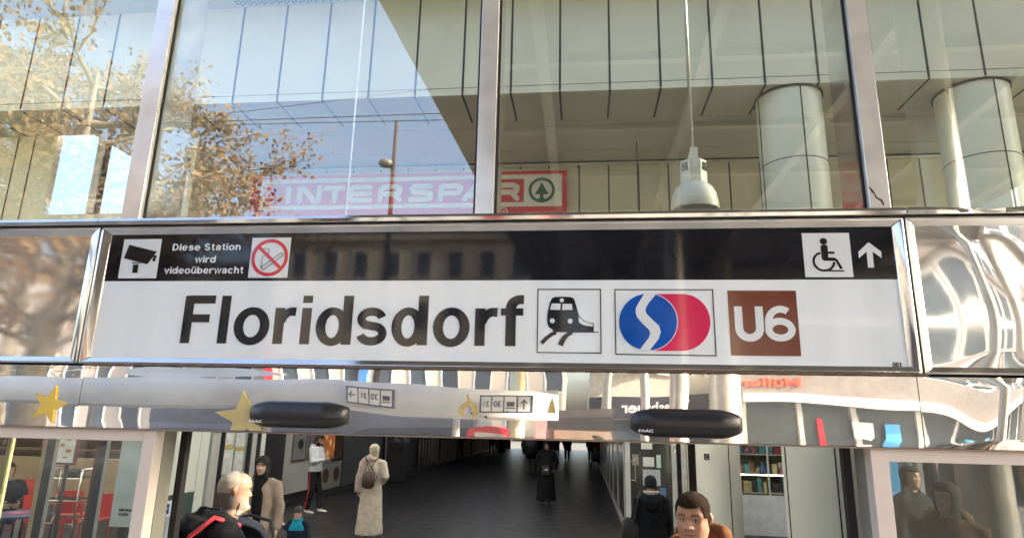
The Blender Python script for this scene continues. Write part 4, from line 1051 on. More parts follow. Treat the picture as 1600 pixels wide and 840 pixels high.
# cafe behind the left pane
def cpt(px, py, Y): return PT(px, py, Y=Y)
RED = mat('chair_red', (.48, .04, .03), .35)
def chair(x, y, rz, lab):
    t = thing('cafe_chair', (x, y, .008), lab, 'chair', 'red chairs in the cafe', rz)
    b = BM(); box(b, -.2, .2, -.2, .2, .44, .465); finish('seat', b, RED, t, bevel=.012)
    b = BM(); v = [(-.2, .18), (.2, .18)]
    rows = []
    for i in range(9):
        z = .50 + i * .045; yy = .19 + .05 * (i / 8) ** 1.5; rows.append([(xx, yy + .03 * (1 - (xx / .2) ** 2), z) for xx in [-.2 + .05 * j for j in range(9)]])
    F = [[b.verts.new(q) for q in r] for r in rows]; B = [[b.verts.new((q[0], q[1] + .014, q[2])) for q in r] for r in rows]
    for i in range(8):
        for j in range(8): b.faces.new((F[i][j], F[i][j + 1], F[i + 1][j + 1], F[i + 1][j])); b.faces.new((B[i][j], B[i + 1][j], B[i + 1][j + 1], B[i][j + 1]))
    for i in range(8): b.faces.new((F[i][0], F[i + 1][0], B[i + 1][0], B[i][0])); b.faces.new((F[i][8], B[i][8], B[i + 1][8], F[i + 1][8]))
    for j in range(8): b.faces.new((F[0][j], B[0][j], B[0][j + 1], F[0][j + 1])); b.faces.new((F[8][j], F[8][j + 1], B[8][j + 1], B[8][j]))
    finish('backrest', b, RED, t)
    for sx_, sy_ in ((-1, -1), (1, -1), (-1, 1), (1, 1)):
        b = BM(); tube(b, [(sx_ * .18, sy_ * .17, .0), (sx_ * .17, sy_ * .16, .44), (sx_ * .18, .19, .56 if sy_ > 0 else .4401)], .013, 8); finish('leg', b, RED, t)
    return t
for px, py, Y, rz, lab in ((148, 790, 7.9, R(-100), 'red cafe chair nearest the doorway post with its back to the right'), (70, 800, 7.4, R(80), 'red cafe chair left of the steel serving trolley'), (35, 790, 9.3, R(60), 'red cafe chair behind the seated person at the left edge'), (112, 816, 8.3, R(200), 'red cafe chair behind the serving trolley')):
    q = cpt(px, py, Y); chair(q.x, Y, rz, lab)
# steel serving trolley
q = cpt(104, 778, 7.0)
tr = thing('serving_trolley', (q.x, 7.0, .008), 'steel serving trolley with three trays behind the left pane', 'trolley')
for z, nm in ((.55, 'tray'), (.86, 'tray'), (1.17, 'tray')):
    b = BM(); box(b, -.33, .33, -.22, .22, z, z + .012); finish(nm, b, CHROME, tr, bevel=.004)
for s1 in (-1, 1):
    b = BM(); tube(b, [(s1 * .34, -.2, .1), (s1 * .34, -.2, 1.22), (s1 * .32, -.16, 1.30), (s1 * .32, .16, 1.30), (s1 * .34, .2, 1.22), (s1 * .34, .2, .1)], .014, 8); finish('side_tube', b, CHROME, tr, smooth=True)
for s1 in (-1, 1):
    for s2 in (-1, 1):
        b = BM(); tube(b, [(s1 * .34 - .015, s2 * .2, .05), (s1 * .34 + .015, s2 * .2, .05)], .05, 12); finish('castor', b, RUBBER, tr)
b = BM(); lathe(b, [(.02, 1.183), (.09, 1.184), (.11, 1.28), (.10, 1.285), (.08, 1.19)], .02, 0, 16); o = tag(finish('bowl', b, mat('bowl_black', (.03, .02, .02), .4), smooth=True), 'dark bowl standing on the top tray of the trolley', 'bowl'); o.location = (q.x, 7.0, .008)
# cafe table
q = cpt(30, 806, 6.3)
tt = thing('cafe_table', (q.x, 6.3, .008), 'small cafe table with dark blue top at the lower left corner', 'table')
b = BM(); lathe(b, [(.01, .72), (.36, .72), (.37, .735), (.36, .75), (.01, .75)], seg=30); finish('tabletop', b, mat('table_navy', (.04, .04, .10), .3), tt)
b = BM(); tube(b, [(0, 0, .03), (0, 0, .719)], .03, 10); finish('pedestal', b, CHROME, tt)
b = BM(); lathe(b, [(.01, .0), (.22, .0), (.21, .02), (.01, .03)], seg=24); finish('foot', b, CHROME, tt)
b = BM(); box(b, -.14, .10, -.1, .08, .752, .76); o = tag(finish('menu_card', b, mat('menu_red', (.45, .05, .08), .4)), 'red menu card lying on the dark blue cafe table', 'menu'); o.location = (q.x, 6.3, .008)
# menu poster on a stand, white banner
a0 = cpt(87, 725, 4.6); a1 = cpt(120, 680, 4.6)
mp_ = thing('menu_poster', ((a0.x + a1.x) / 2, 4.6, a0.z), 'dark framed menu poster with burger pictures behind the left pane', 'poster')
W_, H_ = (a1.x - a0.x) / 2 + .03, 2.18 - a0.z
b = BM(); box(b, -W_, W_, 0, .03, 0, H_); finish('frame', b, mat('frame_maroon', (.09, .015, .02), .4), mp_)
b = BM(); box(b, -W_ + .025, W_ - .025, -.004, -.0005, .025, H_ - .025); finish('sheet', b, mat('poster_white', (.66, .68, .68), .5), mp_)
for i, (u, v, rr_) in enumerate(((-.05, .33, .032), (.02, .28, .036), (-.05, .21, .03), (.035, .15, .036))):
    b = BM(); disc(b, u, v, rr_, -.008, -.0045, 16, rr_ * .6); finish('burger_picture', b, mat('burger_brown', (.45, .22, .07), .6, var=.4, scale=30), mp_)
b = BM(); box(b, -.025, .025, -.007, -.0045, .075, .085); box(b, .01, .07, -.0071, -.0045, .40, .41); finish('small_print', b, DKG, mp_)
text('poster_heading', 'KLASSIKER', .034, RB, mp_, (0, -.006, H_ - .055), bold=.001)
b = BM(); tube(b, [(0, .05, -a0.z + .01), (0, .05, .3)], .02, 8); finish('stand', b, DKG, mp_)
a0 = cpt(180, 822, 3.2); a1 = cpt(215, 684, 3.2)
bn = thing('banner', ((a0.x + a1.x) / 2, 3.2, a0.z), 'tall pale banner panel with small print right of the cafe chairs', 'banner')
b = BM(); box(b, -.10, .13, 0, .02, 0, 2.6 - a0.z); finish('panel', b, mat('banner_pale', (.50, .58, .60), .5), bn)
text('banner_print', 'WIR SIND', .028, DKG, bn, (.03, -.003, .135), bold=.001); text('banner_print', 'KLEINE', .028, DKG, bn, (.02, -.003, .10), bold=.001)
b = BM(); box(b, -.03, .03, .02, .06, -a0.z + .01, .1); finish('stand', b, DKG, bn)
# vestibule posts seen through the left pane
for px, Y, w_, m, lab in ((75, 1.6, .028, DKG, 'dark vestibule post left of the menu poster'), (66, 1.75, .02, mat('bronze_reflect', (.35, .30, .22), .3, metal=.6), 'bronze strip beside the dark vestibule post'), (157, 1.3, .022, DKG, 'dark vestibule post right of the serving trolley'), (150, 1.5, .016, mat('maroon_post', (.10, .03, .03), .4), 'maroon vestibule post right of the serving trolley'), (222, .7, .012, mat('bronze_reflect', (0, 0, 0)), 'slim bronze post close to the doorway frame'), (8, 1.2, .010, mat('yellow_tube', (.34, .30, .16), .3), 'yellowish upright tube at the left edge')):
    q = cpt(px, 740, Y); b = BM(); box(b, q.x - w_, q.x + w_, Y - .015, Y + .015, .008, 3.1); tag(finish('vestibule_post', b, m), lab, 'post')
b = BM(); box(b, -15, LX - .2, 5.5, 8.3, 3.0, 3.05); b.free()
rnd = random.Random(21)
cw = thing('cafe_shelf', (-11.5, 12.9, 0), 'dark cafe shelf wall with warm coloured jars', 'shelf')
b = BM(); box(b, -5, 2, -.1, .1, 1.2, 1.25); box(b, -5, 2, -.1, .1, 1.7, 1.75); finish('boards', b, mat('shelf_wood', (.14, .08, .05), .5), cw)
b = BM(); box(b, -5, 1.7, -.5, -.1, .0, 1.05); finish('counter', b, mat('counter_tan', (.30, .22, .14), .5), cw)
for i in range(14):
    b = BM(); lathe(b, [(.03, 0), (.06, .002), (.06, .16), (.03, .2), (.03, .22)], seg=12)
    o = tag(finish('jar', b, GM[i % 9], smooth=True), '%s jar on the %s board of the cafe shelf' % (GM[i % 9].name.replace('goods_', ''), 'lower' if i % 2 else 'upper'), 'jar', 'jars on the cafe shelf'); o.location = (-15.5 + i * .42, 12.9, 1.26 if i % 2 else 1.76)

# ================================================================== THE PLAZA BEHIND THE VIEWER (seen in glass and steel)
# station wing overhead on the right
wing = thing('station_wing', (5, -12, 7.1), 'raised station wing over the right of the plaza, a dark mass mirrored in the glass', 'building')
def wp(name, b, m, **k):
    o = finish(name, b, m, wing, **k); o.location = (-5, 12, -7.1); return o
wx = [(-2.62, -.35), (-1.55, -26), (9, -26), (9, -.35)]
b = BM(); zprism(b, wx, 7.1, 9.4); wp('body', b, mat('wing_cladding', (.11, .105, .09), .6, var=.1, scale=.6))
b = BM()
for i in range(12): y = -1.6 - i * 2.1; box(b, -1.3, 8.8, y, y + .12, 6.98, 7.099)
for i in range(5): x = -.6 + i * 2.2; box(b, x, x + .16, -25.5, -.5, 6.9, 6.979)
wp('soffit_beams', b, mat('beam_light', (.25, .24, .20), .5))
for i, (x, y, r_) in enumerate(((.8, -17, .14), (1.8, -17, .12), (2.65, -16.5, .12), (4.1, -17, .42), (1.7, -9.5, .17), (PT(1540, 760, Y=4.4).x, -4.4, .22), (8.6, -9, .3), (8.4, -22, .3))):
    c = thing('wing_column', (x, y, 0), ['slim steel column, first of three before the cream shops', 'slim steel column, second of three before the cream shops', 'slim steel column, third of three before the cream shops', 'thick steel column between the cream shops and the drugstore', 'steel column in the middle of the plaza under the wing', 'steel column nearest the right end of the station front', 'pale steel column before the drugstore windows', 'pale steel column at the far end under the wing'][i], 'column')
    b = BM(); lathe(b, [(.02, .01), (r_, .01), (r_, 7.08), (.02, 7.08)], seg=40); setflat(finish('shaft', b, mat('column_satin', (.60, .58, .52), .32, metal=.5), c), 40)
    b = BM(); lathe(b, [(r_ * .8, .012), (r_ + .04, .012), (r_ + .04, .12), (r_ * .8, .12)], seg=40); finish('foot_ring', b, DKG, c)
# buildings
CREAM = mat('cream_render', (.58, .52, .41), .8, var=.06, scale=.5)
WIND = mat('window_dark', (.05, .07, .09), .1)
def building(name, lab, x0, x1, y, z0, z1, wallm, wins, depth=9, parts=(), flip=True):
    t = thing(name, ((x0 + x1) / 2, y, 0), lab, 'building'); cx_ = (x0 + x1) / 2
    b = BM(); box(b, x0 - cx_, x1 - cx_, -depth, 0, 0, z1); finish('wall', b, wallm, t)
    b = BM(); box(b, x0 - cx_ - .3, x1 - cx_ + .3, -depth - .3, .35, z1 + .001, z1 + .35); finish('roof', b, mat('roof_grey', (.12, .10, .09), .7), t)
    for (wx0, wx1, wz0, wz1) in wins:
        b = BM(); box(b, wx0 - cx_ - .09, wx1 - cx_ + .09, .001, .07, wz0 - .1, wz0 - .001); box(b, wx0 - cx_ - .09, wx0 - cx_ - .001, .001, .06, wz0, wz1 + .1); box(b, wx1 - cx_ + .001, wx1 - cx_ + .09, .001, .06, wz0, wz1 + .1); box(b, wx0 - cx_, wx1 - cx_, .001, .06, wz1, wz1 + .1)
        f = finish('window', b, WHITEM, t)
        b = BM(); box(b, wx0 - cx_, wx1 - cx_, .001, .012, wz0, wz1); finish('pane', b, WIND, f)
    return t
wins = []
for fl in range(4):
    for i in range(9):
        x = -18.2 + i * 2.0; wins.append((x, x + .95, 1.0 + fl * 3.2 if fl else .9, (1.0 + fl * 3.2 if fl else .9) + 1.7))
ob = building('apartment_house', 'cream apartment house across the square, mirrored in the black header', -19.3, -1.2, -35, 0, 13.6, CREAM, wins)
b = BM(); box(b, -9.05, 9.05, .075, .35, 13.0, 13.3); box(b, -9.05, 9.05, .075, .2, 3.7, 3.9); finish('cornice', b, CREAM, ob)
b = BM(); box(b, -9.0, -8.5, .075, .2, 3.95, 6.4); finish('red_banner', b, REDP, ob)
b = BM(); box(b, -2.9, -2.4, .075, .2, 3.95, 6.4); finish('blue_banner', b, mat('banner_blue', (.05, .2, .5), .5), ob)
building('grey_house', 'darker house behind the plane tree across the square', -44, -20.2, -38, 0, 12, mat('grey_render', (.34, .31, .28), .8), [(-42 + i * 2.4, -40.9 + i * 2.4, 1 + f * 3.1, 2.7 + f * 3.1) for i in range(9) for f in range(3)])
w2 = [(.9 + i * 1.5, 1.9 + i * 1.5, 3.9, 5.1) for i in range(3)]
cs = building('cream_shop', 'cream shop building with dark lettered fascia under the station wing', .3, 4.7, -18.5, 0, 6.8, mat('cream_shop_render', (.60, .57, .49), .8), w2, 5)
b = BM(); box(b, -2.2, 2.2, .02, .25, 2.35, 3.0); finish('fascia', b, mat('fascia_navy', (.03, .03, .05), .4), cs)
text('fascia_lettering', 'Wiesbauer', .46, WHITEM, cs, (-.2, .262, 2.66), rot=(R(90), 0, R(180)), bold=.01)
b = BM(); box(b, 1.6, 2.0, .255, .27, 2.5, 2.85); finish('red_mark', b, REDP, cs)
b = BM(); box(b, -2.0, 2.0, .001, .02, .2, 2.3); finish('shop_glass', b, WIND, cs)
ms = building('drugstore', 'drugstore with red lettered sign and tall shop windows under the wing', 4.72, 22, -18.0, 0, 7.0, mat('drugstore_grey', (.42, .41, .38), .6), [(6.4 + i * 1.7, 7.7 + i * 1.7, 4.0 + f * 1.45, 5.2 + f * 1.45) for i in range(9) for f in range(2)], 5)
mcx = (4.72 + 22) / 2
text('sign_lettering', 'Müller', .72, mat('drugstore_red', (.75, .06, .03), .4, emit=.6), ms, (5.6 - mcx, .32, 3.45), rot=(R(90), 0, R(180)), bold=.012, ext=.03)
b = BM(); box(b, 4.72 - mcx, 8.6, .05, .5, 2.72, 2.98); finish('awning_edge', b, mat('awning_white', (.75, .73, .68), .5), ms)
b = BM(); box(b, 4.72 - mcx, 8.6, .05, .28, 2.99, 3.9); finish('fascia', b, mat('drug_fascia', (.20, .18, .17), .5), ms)
GL2 = mat('shop_glass_teal', (.07, .09, .10), .12)
b = BM()
for i in range(8): box(b, 4.9 - mcx + i * 1.6, 6.3 - mcx + i * 1.6, .001, .03, .15, 2.7)
finish('shop_glass', b, GL2, ms)
b = BM()
for i in range(9): box(b, 4.74 - mcx + i * 1.6, 4.88 - mcx + i * 1.6, .001, .09, .0, 2.7)
finish('shop_mullions', b, mat('mullion_pale', (.6, .6, .58), .4), ms)
for x, w_, m, nm in ((6.9, .18, REDP, 'red_banner'), (8.6, .4, mat('display_blue', (.05, .35, .7), .5), 'blue_display'), (7.9, .4, mat('display_white', (.7, .68, .72), .5), 'white_display')):
    b = BM(); box(b, x - mcx, x + w_ - mcx, .1, .14, .3, 2.3); finish(nm, b, m, ms)
rnd = random.Random(31)
for i in range(16):
    x = 5.0 + i * .62 + rnd.uniform(-.1, .1); h_ = rnd.uniform(.9, 1.7); c_ = rnd.choice(['red', 'blue', 'tan', 'black', 'cream', 'plum', 'teal', 'brown', 'grey'])
    b = BM(); tube(b, [(x - mcx, .12, .25), (x - mcx, .14, .25 + h_ * .5), (x - mcx, .12, .25 + h_)], [(.10, .05), (.17, .07), (.06, .04)], 10, ref=(0, 1, 0)); finish('window_garment', b, mat('goods_' + c_, (0, 0, 0)), ms, smooth=True)
# glass-grid block beyond, right
gb = building('office_block', 'office block with grid of bright windows mirrored in the buckled panel', 11.5, 30, -30, 0, 22, mat('office_grey', (.45, .46, .46), .5), [(12 + i * 1.9, 13.6 + i * 1.9, 3.5 + f * 3, 5.7 + f * 3) for i in range(9) for f in range(6)], 8)
# tram shelter with grey fascia
GREYP = mat('shelter_grey', (.58, .59, .60), .38, var=.05, scale=1)
st = thing('tram_shelter', (-4.4, -8.4, 0), 'long tram stop shelter with smooth grey roof edge and white pictogram signs', 'shelter')
b = BM(); n = 40; rows = []
prof = [(1.5, 2.22), (1.62, 2.26), (1.64, 2.34), (1.62, 2.54), (1.5, 2.64), (-1.2, 2.72), (-1.3, 2.3)]
for i in range(n + 1):
    x = -9 + 13 * i / n; e = max(0, (x - 2.6) / 1.4); s_ = math.sqrt(max(.0, 1 - e ** 2)) if e < 1 else .02
    rows.append([b.verts.new((x, .1 + (yy - .1) * max(.05, s_), zz)) for yy, zz in prof])
for i in range(n):
    for k in range(7): b.faces.new((rows[i][k], rows[i + 1][k], rows[i + 1][(k + 1) % 7], rows[i][(k + 1) % 7]))
b.faces.new(rows[0]); b.faces.new(rows[-1][::-1])
setflat(finish('roof', b, GREYP, st), 50)
for i in range(4):
    b = BM(); tube(b, [(-8 + i * 3.4, -.6, 0), (-8 + i * 3.4, -.6, 2.4)], .07, 12); finish('post', b, GREYP, st)
for cx_, nn in ((1.4, 'a'), (3.35, 'b')):
    b = BM(); box(b, cx_ - .36, cx_ + .36, 1.645, 1.665, 2.310, 2.550); pn = finish('sign_board', b, mat('shelter_sign_navy', (.05, .06, .10), .4), st)
    for j in range(4):
        b = BM(); box(b, cx_ - .335 + j * .17, cx_ - .335 + j * .17 + .15, 1.6652, 1.672, 2.330, 2.530); tl = finish('sign_tile', b, WHITEM, pn)
    for j, tx in enumerate(('_', '30', '31', '<') if nn == 'a' else ('^', '_', '30', '31')):
        u = cx_ - .335 + (3 - j) * .17 + .075
        if tx == '_':
            b = BM(); box(b, u - .05, u + .05, 1.6722, 1.675, 2.400, 2.460); box(b, u - .06, u + .06, 1.6722, 1.675, 2.370, 2.385); finish('vehicle_symbol', b, DKG, pn)
        elif tx in '<^':
            b = BM()
            if tx == '^': stroke(b, [(u, 2.360), (u, 2.480)], .016, 1.6722, 1.675); stroke(b, [(u - .04, 2.440), (u, 2.485), (u + .04, 2.440)], .016, 1.6722, 1.676)
            else: stroke(b, [(u - .05, 2.430), (u + .05, 2.430)], .016, 1.6722, 1.675); stroke(b, [(u - .012, 2.470), (u - .052, 2.430), (u - .012, 2.390)], .016, 1.6722, 1.676)
            finish('arrow', b, DKG, pn)
        else: text('line_number', tx, .11, DKG, pn, (u, 1.675, 2.430), rot=(R(90), 0, R(180)), bold=.002)
# bus and red stall behind the shelter edge, hedge row
bus = thing('parked_bus', (-5.4, -13, 0), 'dark blue and red bus standing beyond the tram shelter', 'bus')
b = BM(); box(b, -4.5, 3.2, -1.2, 1.2, .35, 2.4); finish('body', b, mat('bus_blue', (.13, .15, .20), .3), bus, bevel=.15)
b = BM(); box(b, -4.3, 3.0, 1.202, 1.22, 1.1, 1.85); finish('window_band', b, WIND, bus)
b = BM(); box(b, -4.45, 3.15, 1.202, 1.215, .75, .95); finish('stripe', b, REDP, bus)
for x in (-3, 1.8):
    for yy in (-1.15, 1.0): b = BM(); tube(b, [(x, yy, .48), (x, yy + .22, .48)], .47, 20); finish('wheel', b, RUBBER, bus)
rs = thing('promotion_stall', (-1.65, -10, 0), 'bright red promotion stall with rounded top', 'stall')
b = BM(); prism(b, [(-.45, 0), (.45, 0), (.45, 1.7)] + [(x_, 1.7 + .45 * math.cos(x_ * 3.2)) for x_ in (.35, .15, -.05, -.25, -.4)] + [(-.45, 1.6)], -.4, .4); finish('body', b, mat('stall_red', (.72, .02, .05), .3), rs)
b = BM(); box(b, -.3, .3, .402, .42, .9, 1.5); finish('panel', b, WHITEM, rs)
b = BM(); tube(b, [(0, 0, 0), (0, 0, 4.0)], .13, 16); lt = tag(finish('signal_post', b, mat('post_cream', (.80, .74, .50), .3, metal=.4), smooth=True), 'pale thick post beside the red stall', 'post'); lt.location = (-1.15, -9.4, 0)
ks = thing('kiosk', (-.35, -10.5, 0), 'dark kiosk with lettered fascia and red and white edge', 'kiosk')
b = BM(); box(b, -.55, 1.0, -1, 0, 0, 2.45); finish('body', b, mat('kiosk_dark', (.08, .07, .07), .5), ks)
b = BM(); box(b, -.35, 1.02, .001, .06, 2.0, 2.3); finish('fascia', b, DKG, ks)
text('fascia_lettering', 'Snacks', .2, WHITEM, ks, (.3, .066, 2.15), rot=(R(90), 0, R(180))) if False else None
b = BM(); box(b, -.55, -.36, .001, .08, 0, 2.45); finish('red_edge', b, mat('kiosk_rose', (.75, .35, .35), .4), ks)
b = BM(); box(b, -.2, .95, .001, .02, .9, 1.9); finish('counter_opening', b, mat('kiosk_inside', (.30, .24, .18), .5), ks)
# street lamp
q = PT(614, 268, Y=14); sxl = q.x
sp_ = thing('street_lamp', (sxl, -14, 0), 'dark street lamp with one drop shaped head, mirrored before the red sign', 'street lamp')
b = BM(); tube(b, [(0, 0, 0), (0, 0, 4), (0, 0, 10.45)], [.10, .085, .05], 12); finish('pole', b, mat('lamp_brown', (.05, .038, .03), .7), sp_, smooth=True)
b = BM(); tube(b, [(0, 0, 8.3), (.0, 0, 8.8), (-.1, 0, 9.1)], .03, 8); arm = finish('arm', b, mat('lamp_brown', (0, 0, 0)), sp_, smooth=True)
b = BM(); lathe(b, [(.01, 9.0), (.08, 9.02), (.19, 9.09), (.22, 9.15), (.17, 9.22), (.01, 9.25)], seg=20, cx=-.22); finish('lamp_head', b, mat('lamp_head_grey', (.20, .18, .16), .3), sp_, smooth=True)
# overhead wires
for i, (ya, za, yb, zb_) in enumerate(((-10, 9.0, -12, 9.6), (-11, 9.8, -13, 9.9), (-20, 12.5, -16, 12.9))):
    b = BM(); tube(b, [(-40, ya, za), (-20, (ya + yb) / 2, (za + zb_) / 2 - .3), (-1, yb, zb_)], .012, 5)
    tag(finish('overhead_wire', b, DKG), ['lowest overhead wire above the square', 'middle overhead wire above the square', 'highest overhead wire above the square'][i], 'wire')
# plane tree
def tree(x, y, lab, seed, H=15.0, nleaf=22000, r0=.36, spread=6.0, zl=3.6):
    rnd = random.Random(seed)
    t = thing('plane_tree', (x, y, 0), lab, 'tree')
    b = BM(); tube(b, [(0, 0, 0), (.1, 0, 1.5), (.02, .05, 3.2), (.12, .1, 5.2), (.1, 0, 8), (.3, .2, 11)], [r0 * 1.25, r0, r0 * .92, r0 * .7, r0 * .34, r0 * .1], 14)
    segs = []
    def grow(p, d, L, r, depth):
        n = 4; pts = [p]; q = p.copy(); dd = d.copy()
        for i in range(n):
            dd = (dd + Vector((rnd.uniform(-1, 1), rnd.uniform(-1, 1), rnd.uniform(-.5, .9))) * .24).normalized()
            q = q + dd * (L / n); pts.append(q.copy())
        tube(b, pts, [r * (1 - .14 * i) for i in range(n + 1)], 6 if depth < 2 else 4)
        if depth >= 2: segs.append(pts)
        if depth < 4:
            for i in range(1, n + 1):
                for _ in range(1 if depth < 2 else 1 + (rnd.random() < .4)):
                    nd = (dd + Vector((rnd.uniform(-1, 1), rnd.uniform(-1, 1), rnd.uniform(-.6, .8)))).normalized()
                    grow(pts[i], nd, L * rnd.uniform(.48, .68), r * .48, depth + 1)
    z = zl
    while z < 10.8:
        a = rnd.uniform(0, 2 * PI)
        for k in range(2):
            aa = a + k * PI + rnd.uniform(-.6, .6); dz = rnd.uniform(.05, .7)
            grow(Vector((.1, .05, z)), Vector((math.cos(aa), math.sin(aa), dz)).normalized(), spread * rnd.uniform(.5, .85) * (1.15 - z / 22), r0 * .22, 1)
        z += rnd.uniform(.55, 1.0)
    finish('trunk', b, mat('plane_bark', (.20, .175, .13), .85, var=.35, scale=3, bump=.5, bscale=12), t, smooth=True)
    b = BM(); tot = len(segs)
    for _ in range(nleaf):
        pts = rnd.choice(segs); i = rnd.randrange(len(pts) - 1); f = rnd.random(); P_ = pts[i].lerp(pts[i + 1], f)
        dens = 1.0 if P_.z < 8 else max(.25, 1 - (P_.z - 8) * .18)
        if rnd.random() > dens: continue
        P_ = P_ + Vector((rnd.gauss(0, .16), rnd.gauss(0, .16), rnd.gauss(0, .16) - .05)); s_ = rnd.uniform(.05, .095)
        a = Vector((rnd.uniform(-1, 1), rnd.uniform(-1, 1), rnd.uniform(-.6, 1))).normalized(); c = a.orthogonal().normalized(); c.rotate(Matrix.Rotation(rnd.uniform(0, 6.28), 3, a)); d = a.cross(c)
        vs = [b.verts.new(P_ + c * s_ * u + d * s_ * v + a * s_ * w_) for u, v, w_ in ((-1, 0, 0), (-.2, -.75, .15), (1.1, -.1, 0), (-.1, .8, .2))]; b.faces.new(vs)
    lm = mat('autumn_leaves', (.15, .086, .034), .7, var=.5, scale=1.4)
    finish('crown', b, lm, t)
    return t
tree(-13.2, -12.0, 'big plane tree with brown autumn leaves, mirrored left of the sign', 3, nleaf=30000)
tree(-19.5, -17.5, 'second plane tree farther back at the left of the square', 8, nleaf=14000, r0=.3)
tree(-8.2, -27.0, 'smaller autumn tree in front of the apartment house', 12, nleaf=9000, r0=.22, spread=4.0, zl=3.0) if False else None
# house visible through the upper left opening behind the hall
building('low_hall', 'low pale building seen through the hall opening at the far left', -40, -14, 60, 0, PT(140, 303, Y=60).z, mat('hall_pale', (.6, .58, .52), .8), [], 6)
# ================================================================== PEOPLE
def interp(tab, z):
    d = min(.009, max(0, .2255 - z))
    return (interp0(tab, z - d) + 2 * interp0(tab, z) + interp0(tab, z + d) + 2 * interp0(tab, z - d / 2) + 2 * interp0(tab, z + d / 2)) / 8
def interp0(tab, z):
    if z <= tab[0][0]: return tab[0][1]
    for (a, u), (c, v) in zip(tab, tab[1:]):
        if z <= c:
            f = (z - a) / (c - a); f = f * f * (3 - 2 * f) * .5 + f * .5
            return u + (v - u) * f
    return tab[-1][1]
FRONT = [(-.12, .055), (-.05, .050), (-.018, .056), (.0, .083), (.012, .092), (.03, .090), (.05, .091), (.075, .092), (.10, .090), (.118, .088), (.14, .095), (.165, .093), (.19, .080), (.208, .058), (.220, .030), (.226, .004)]
BACK = [(-.12, .062), (-.05, .060), (0, .060), (.03, .066), (.06, .080), (.09, .094), (.13, .102), (.165, .098), (.19, .084), (.208, .060), (.220, .031), (.226, .004)]
SIDE = [(-.12, .060), (-.05, .056), (-.018, .058), (.0, .048), (.012, .052), (.03, .060), (.06, .068), (.09, .072), (.13, .076), (.165, .074), (.19, .062), (.208, .044), (.220, .024), (.226, .004)]
def gs(x, s): return math.exp(-(x / s) ** 2)
def hrad(a, z, wide=1.0, nose=1.0):
    """head surface point for angle a (0 = face forward = -Y) and height z over the chin"""
    ca, sa = math.cos(a), math.sin(a)
    f = interp(FRONT, z); bk = interp(BACK, z); w = interp(SIDE, z) * wide
    ex = .92 if ca > 0 else 1.0
    x = w * math.copysign(abs(sa) ** ex, sa); y = -(f if ca > 0 else bk) * math.copysign(abs(ca) ** (1.0 if ca < 0 else .86), ca)
    an = math.atan2(math.sin(a), math.cos(a)); d = 0.0
    if ca > 0:
        nz = max(0, min(1, (.128 - z) / .045)) if z > .083 else max(0, 1 - (.083 - z) / .010)
        d += nose * .022 * nz * gs(an, .15 + .08 * max(0, (.10 - z) / .03)) + .006 * gs(abs(an) - .22, .09) * gs(z - .084, .009)
        d -= .010 * gs(abs(an) - .40, .19) * gs(z - .116, .015)
        d += .005 * gs(abs(an) - .42, .12) * gs(z - .115, .008)
        d += .0045 * gs(z - .134, .008) * gs(an, .75)
        d += .0055 * gs(z - .058, .0055) * gs(an, .30) + .006 * gs(z - .046, .006) * gs(an, .26) - .004 * gs(z - .0522, .0022) * gs(an, .34)
        d += .004 * gs(abs(an) - .72, .25) * gs(z - .088, .02) + .005 * gs(z - .014, .012) * gs(an, .3) - .003 * gs(z - .034, .006) * gs(an, .3)
    k = 1 + d / max(.02, math.hypot(x, y))
    return x * k, y * k
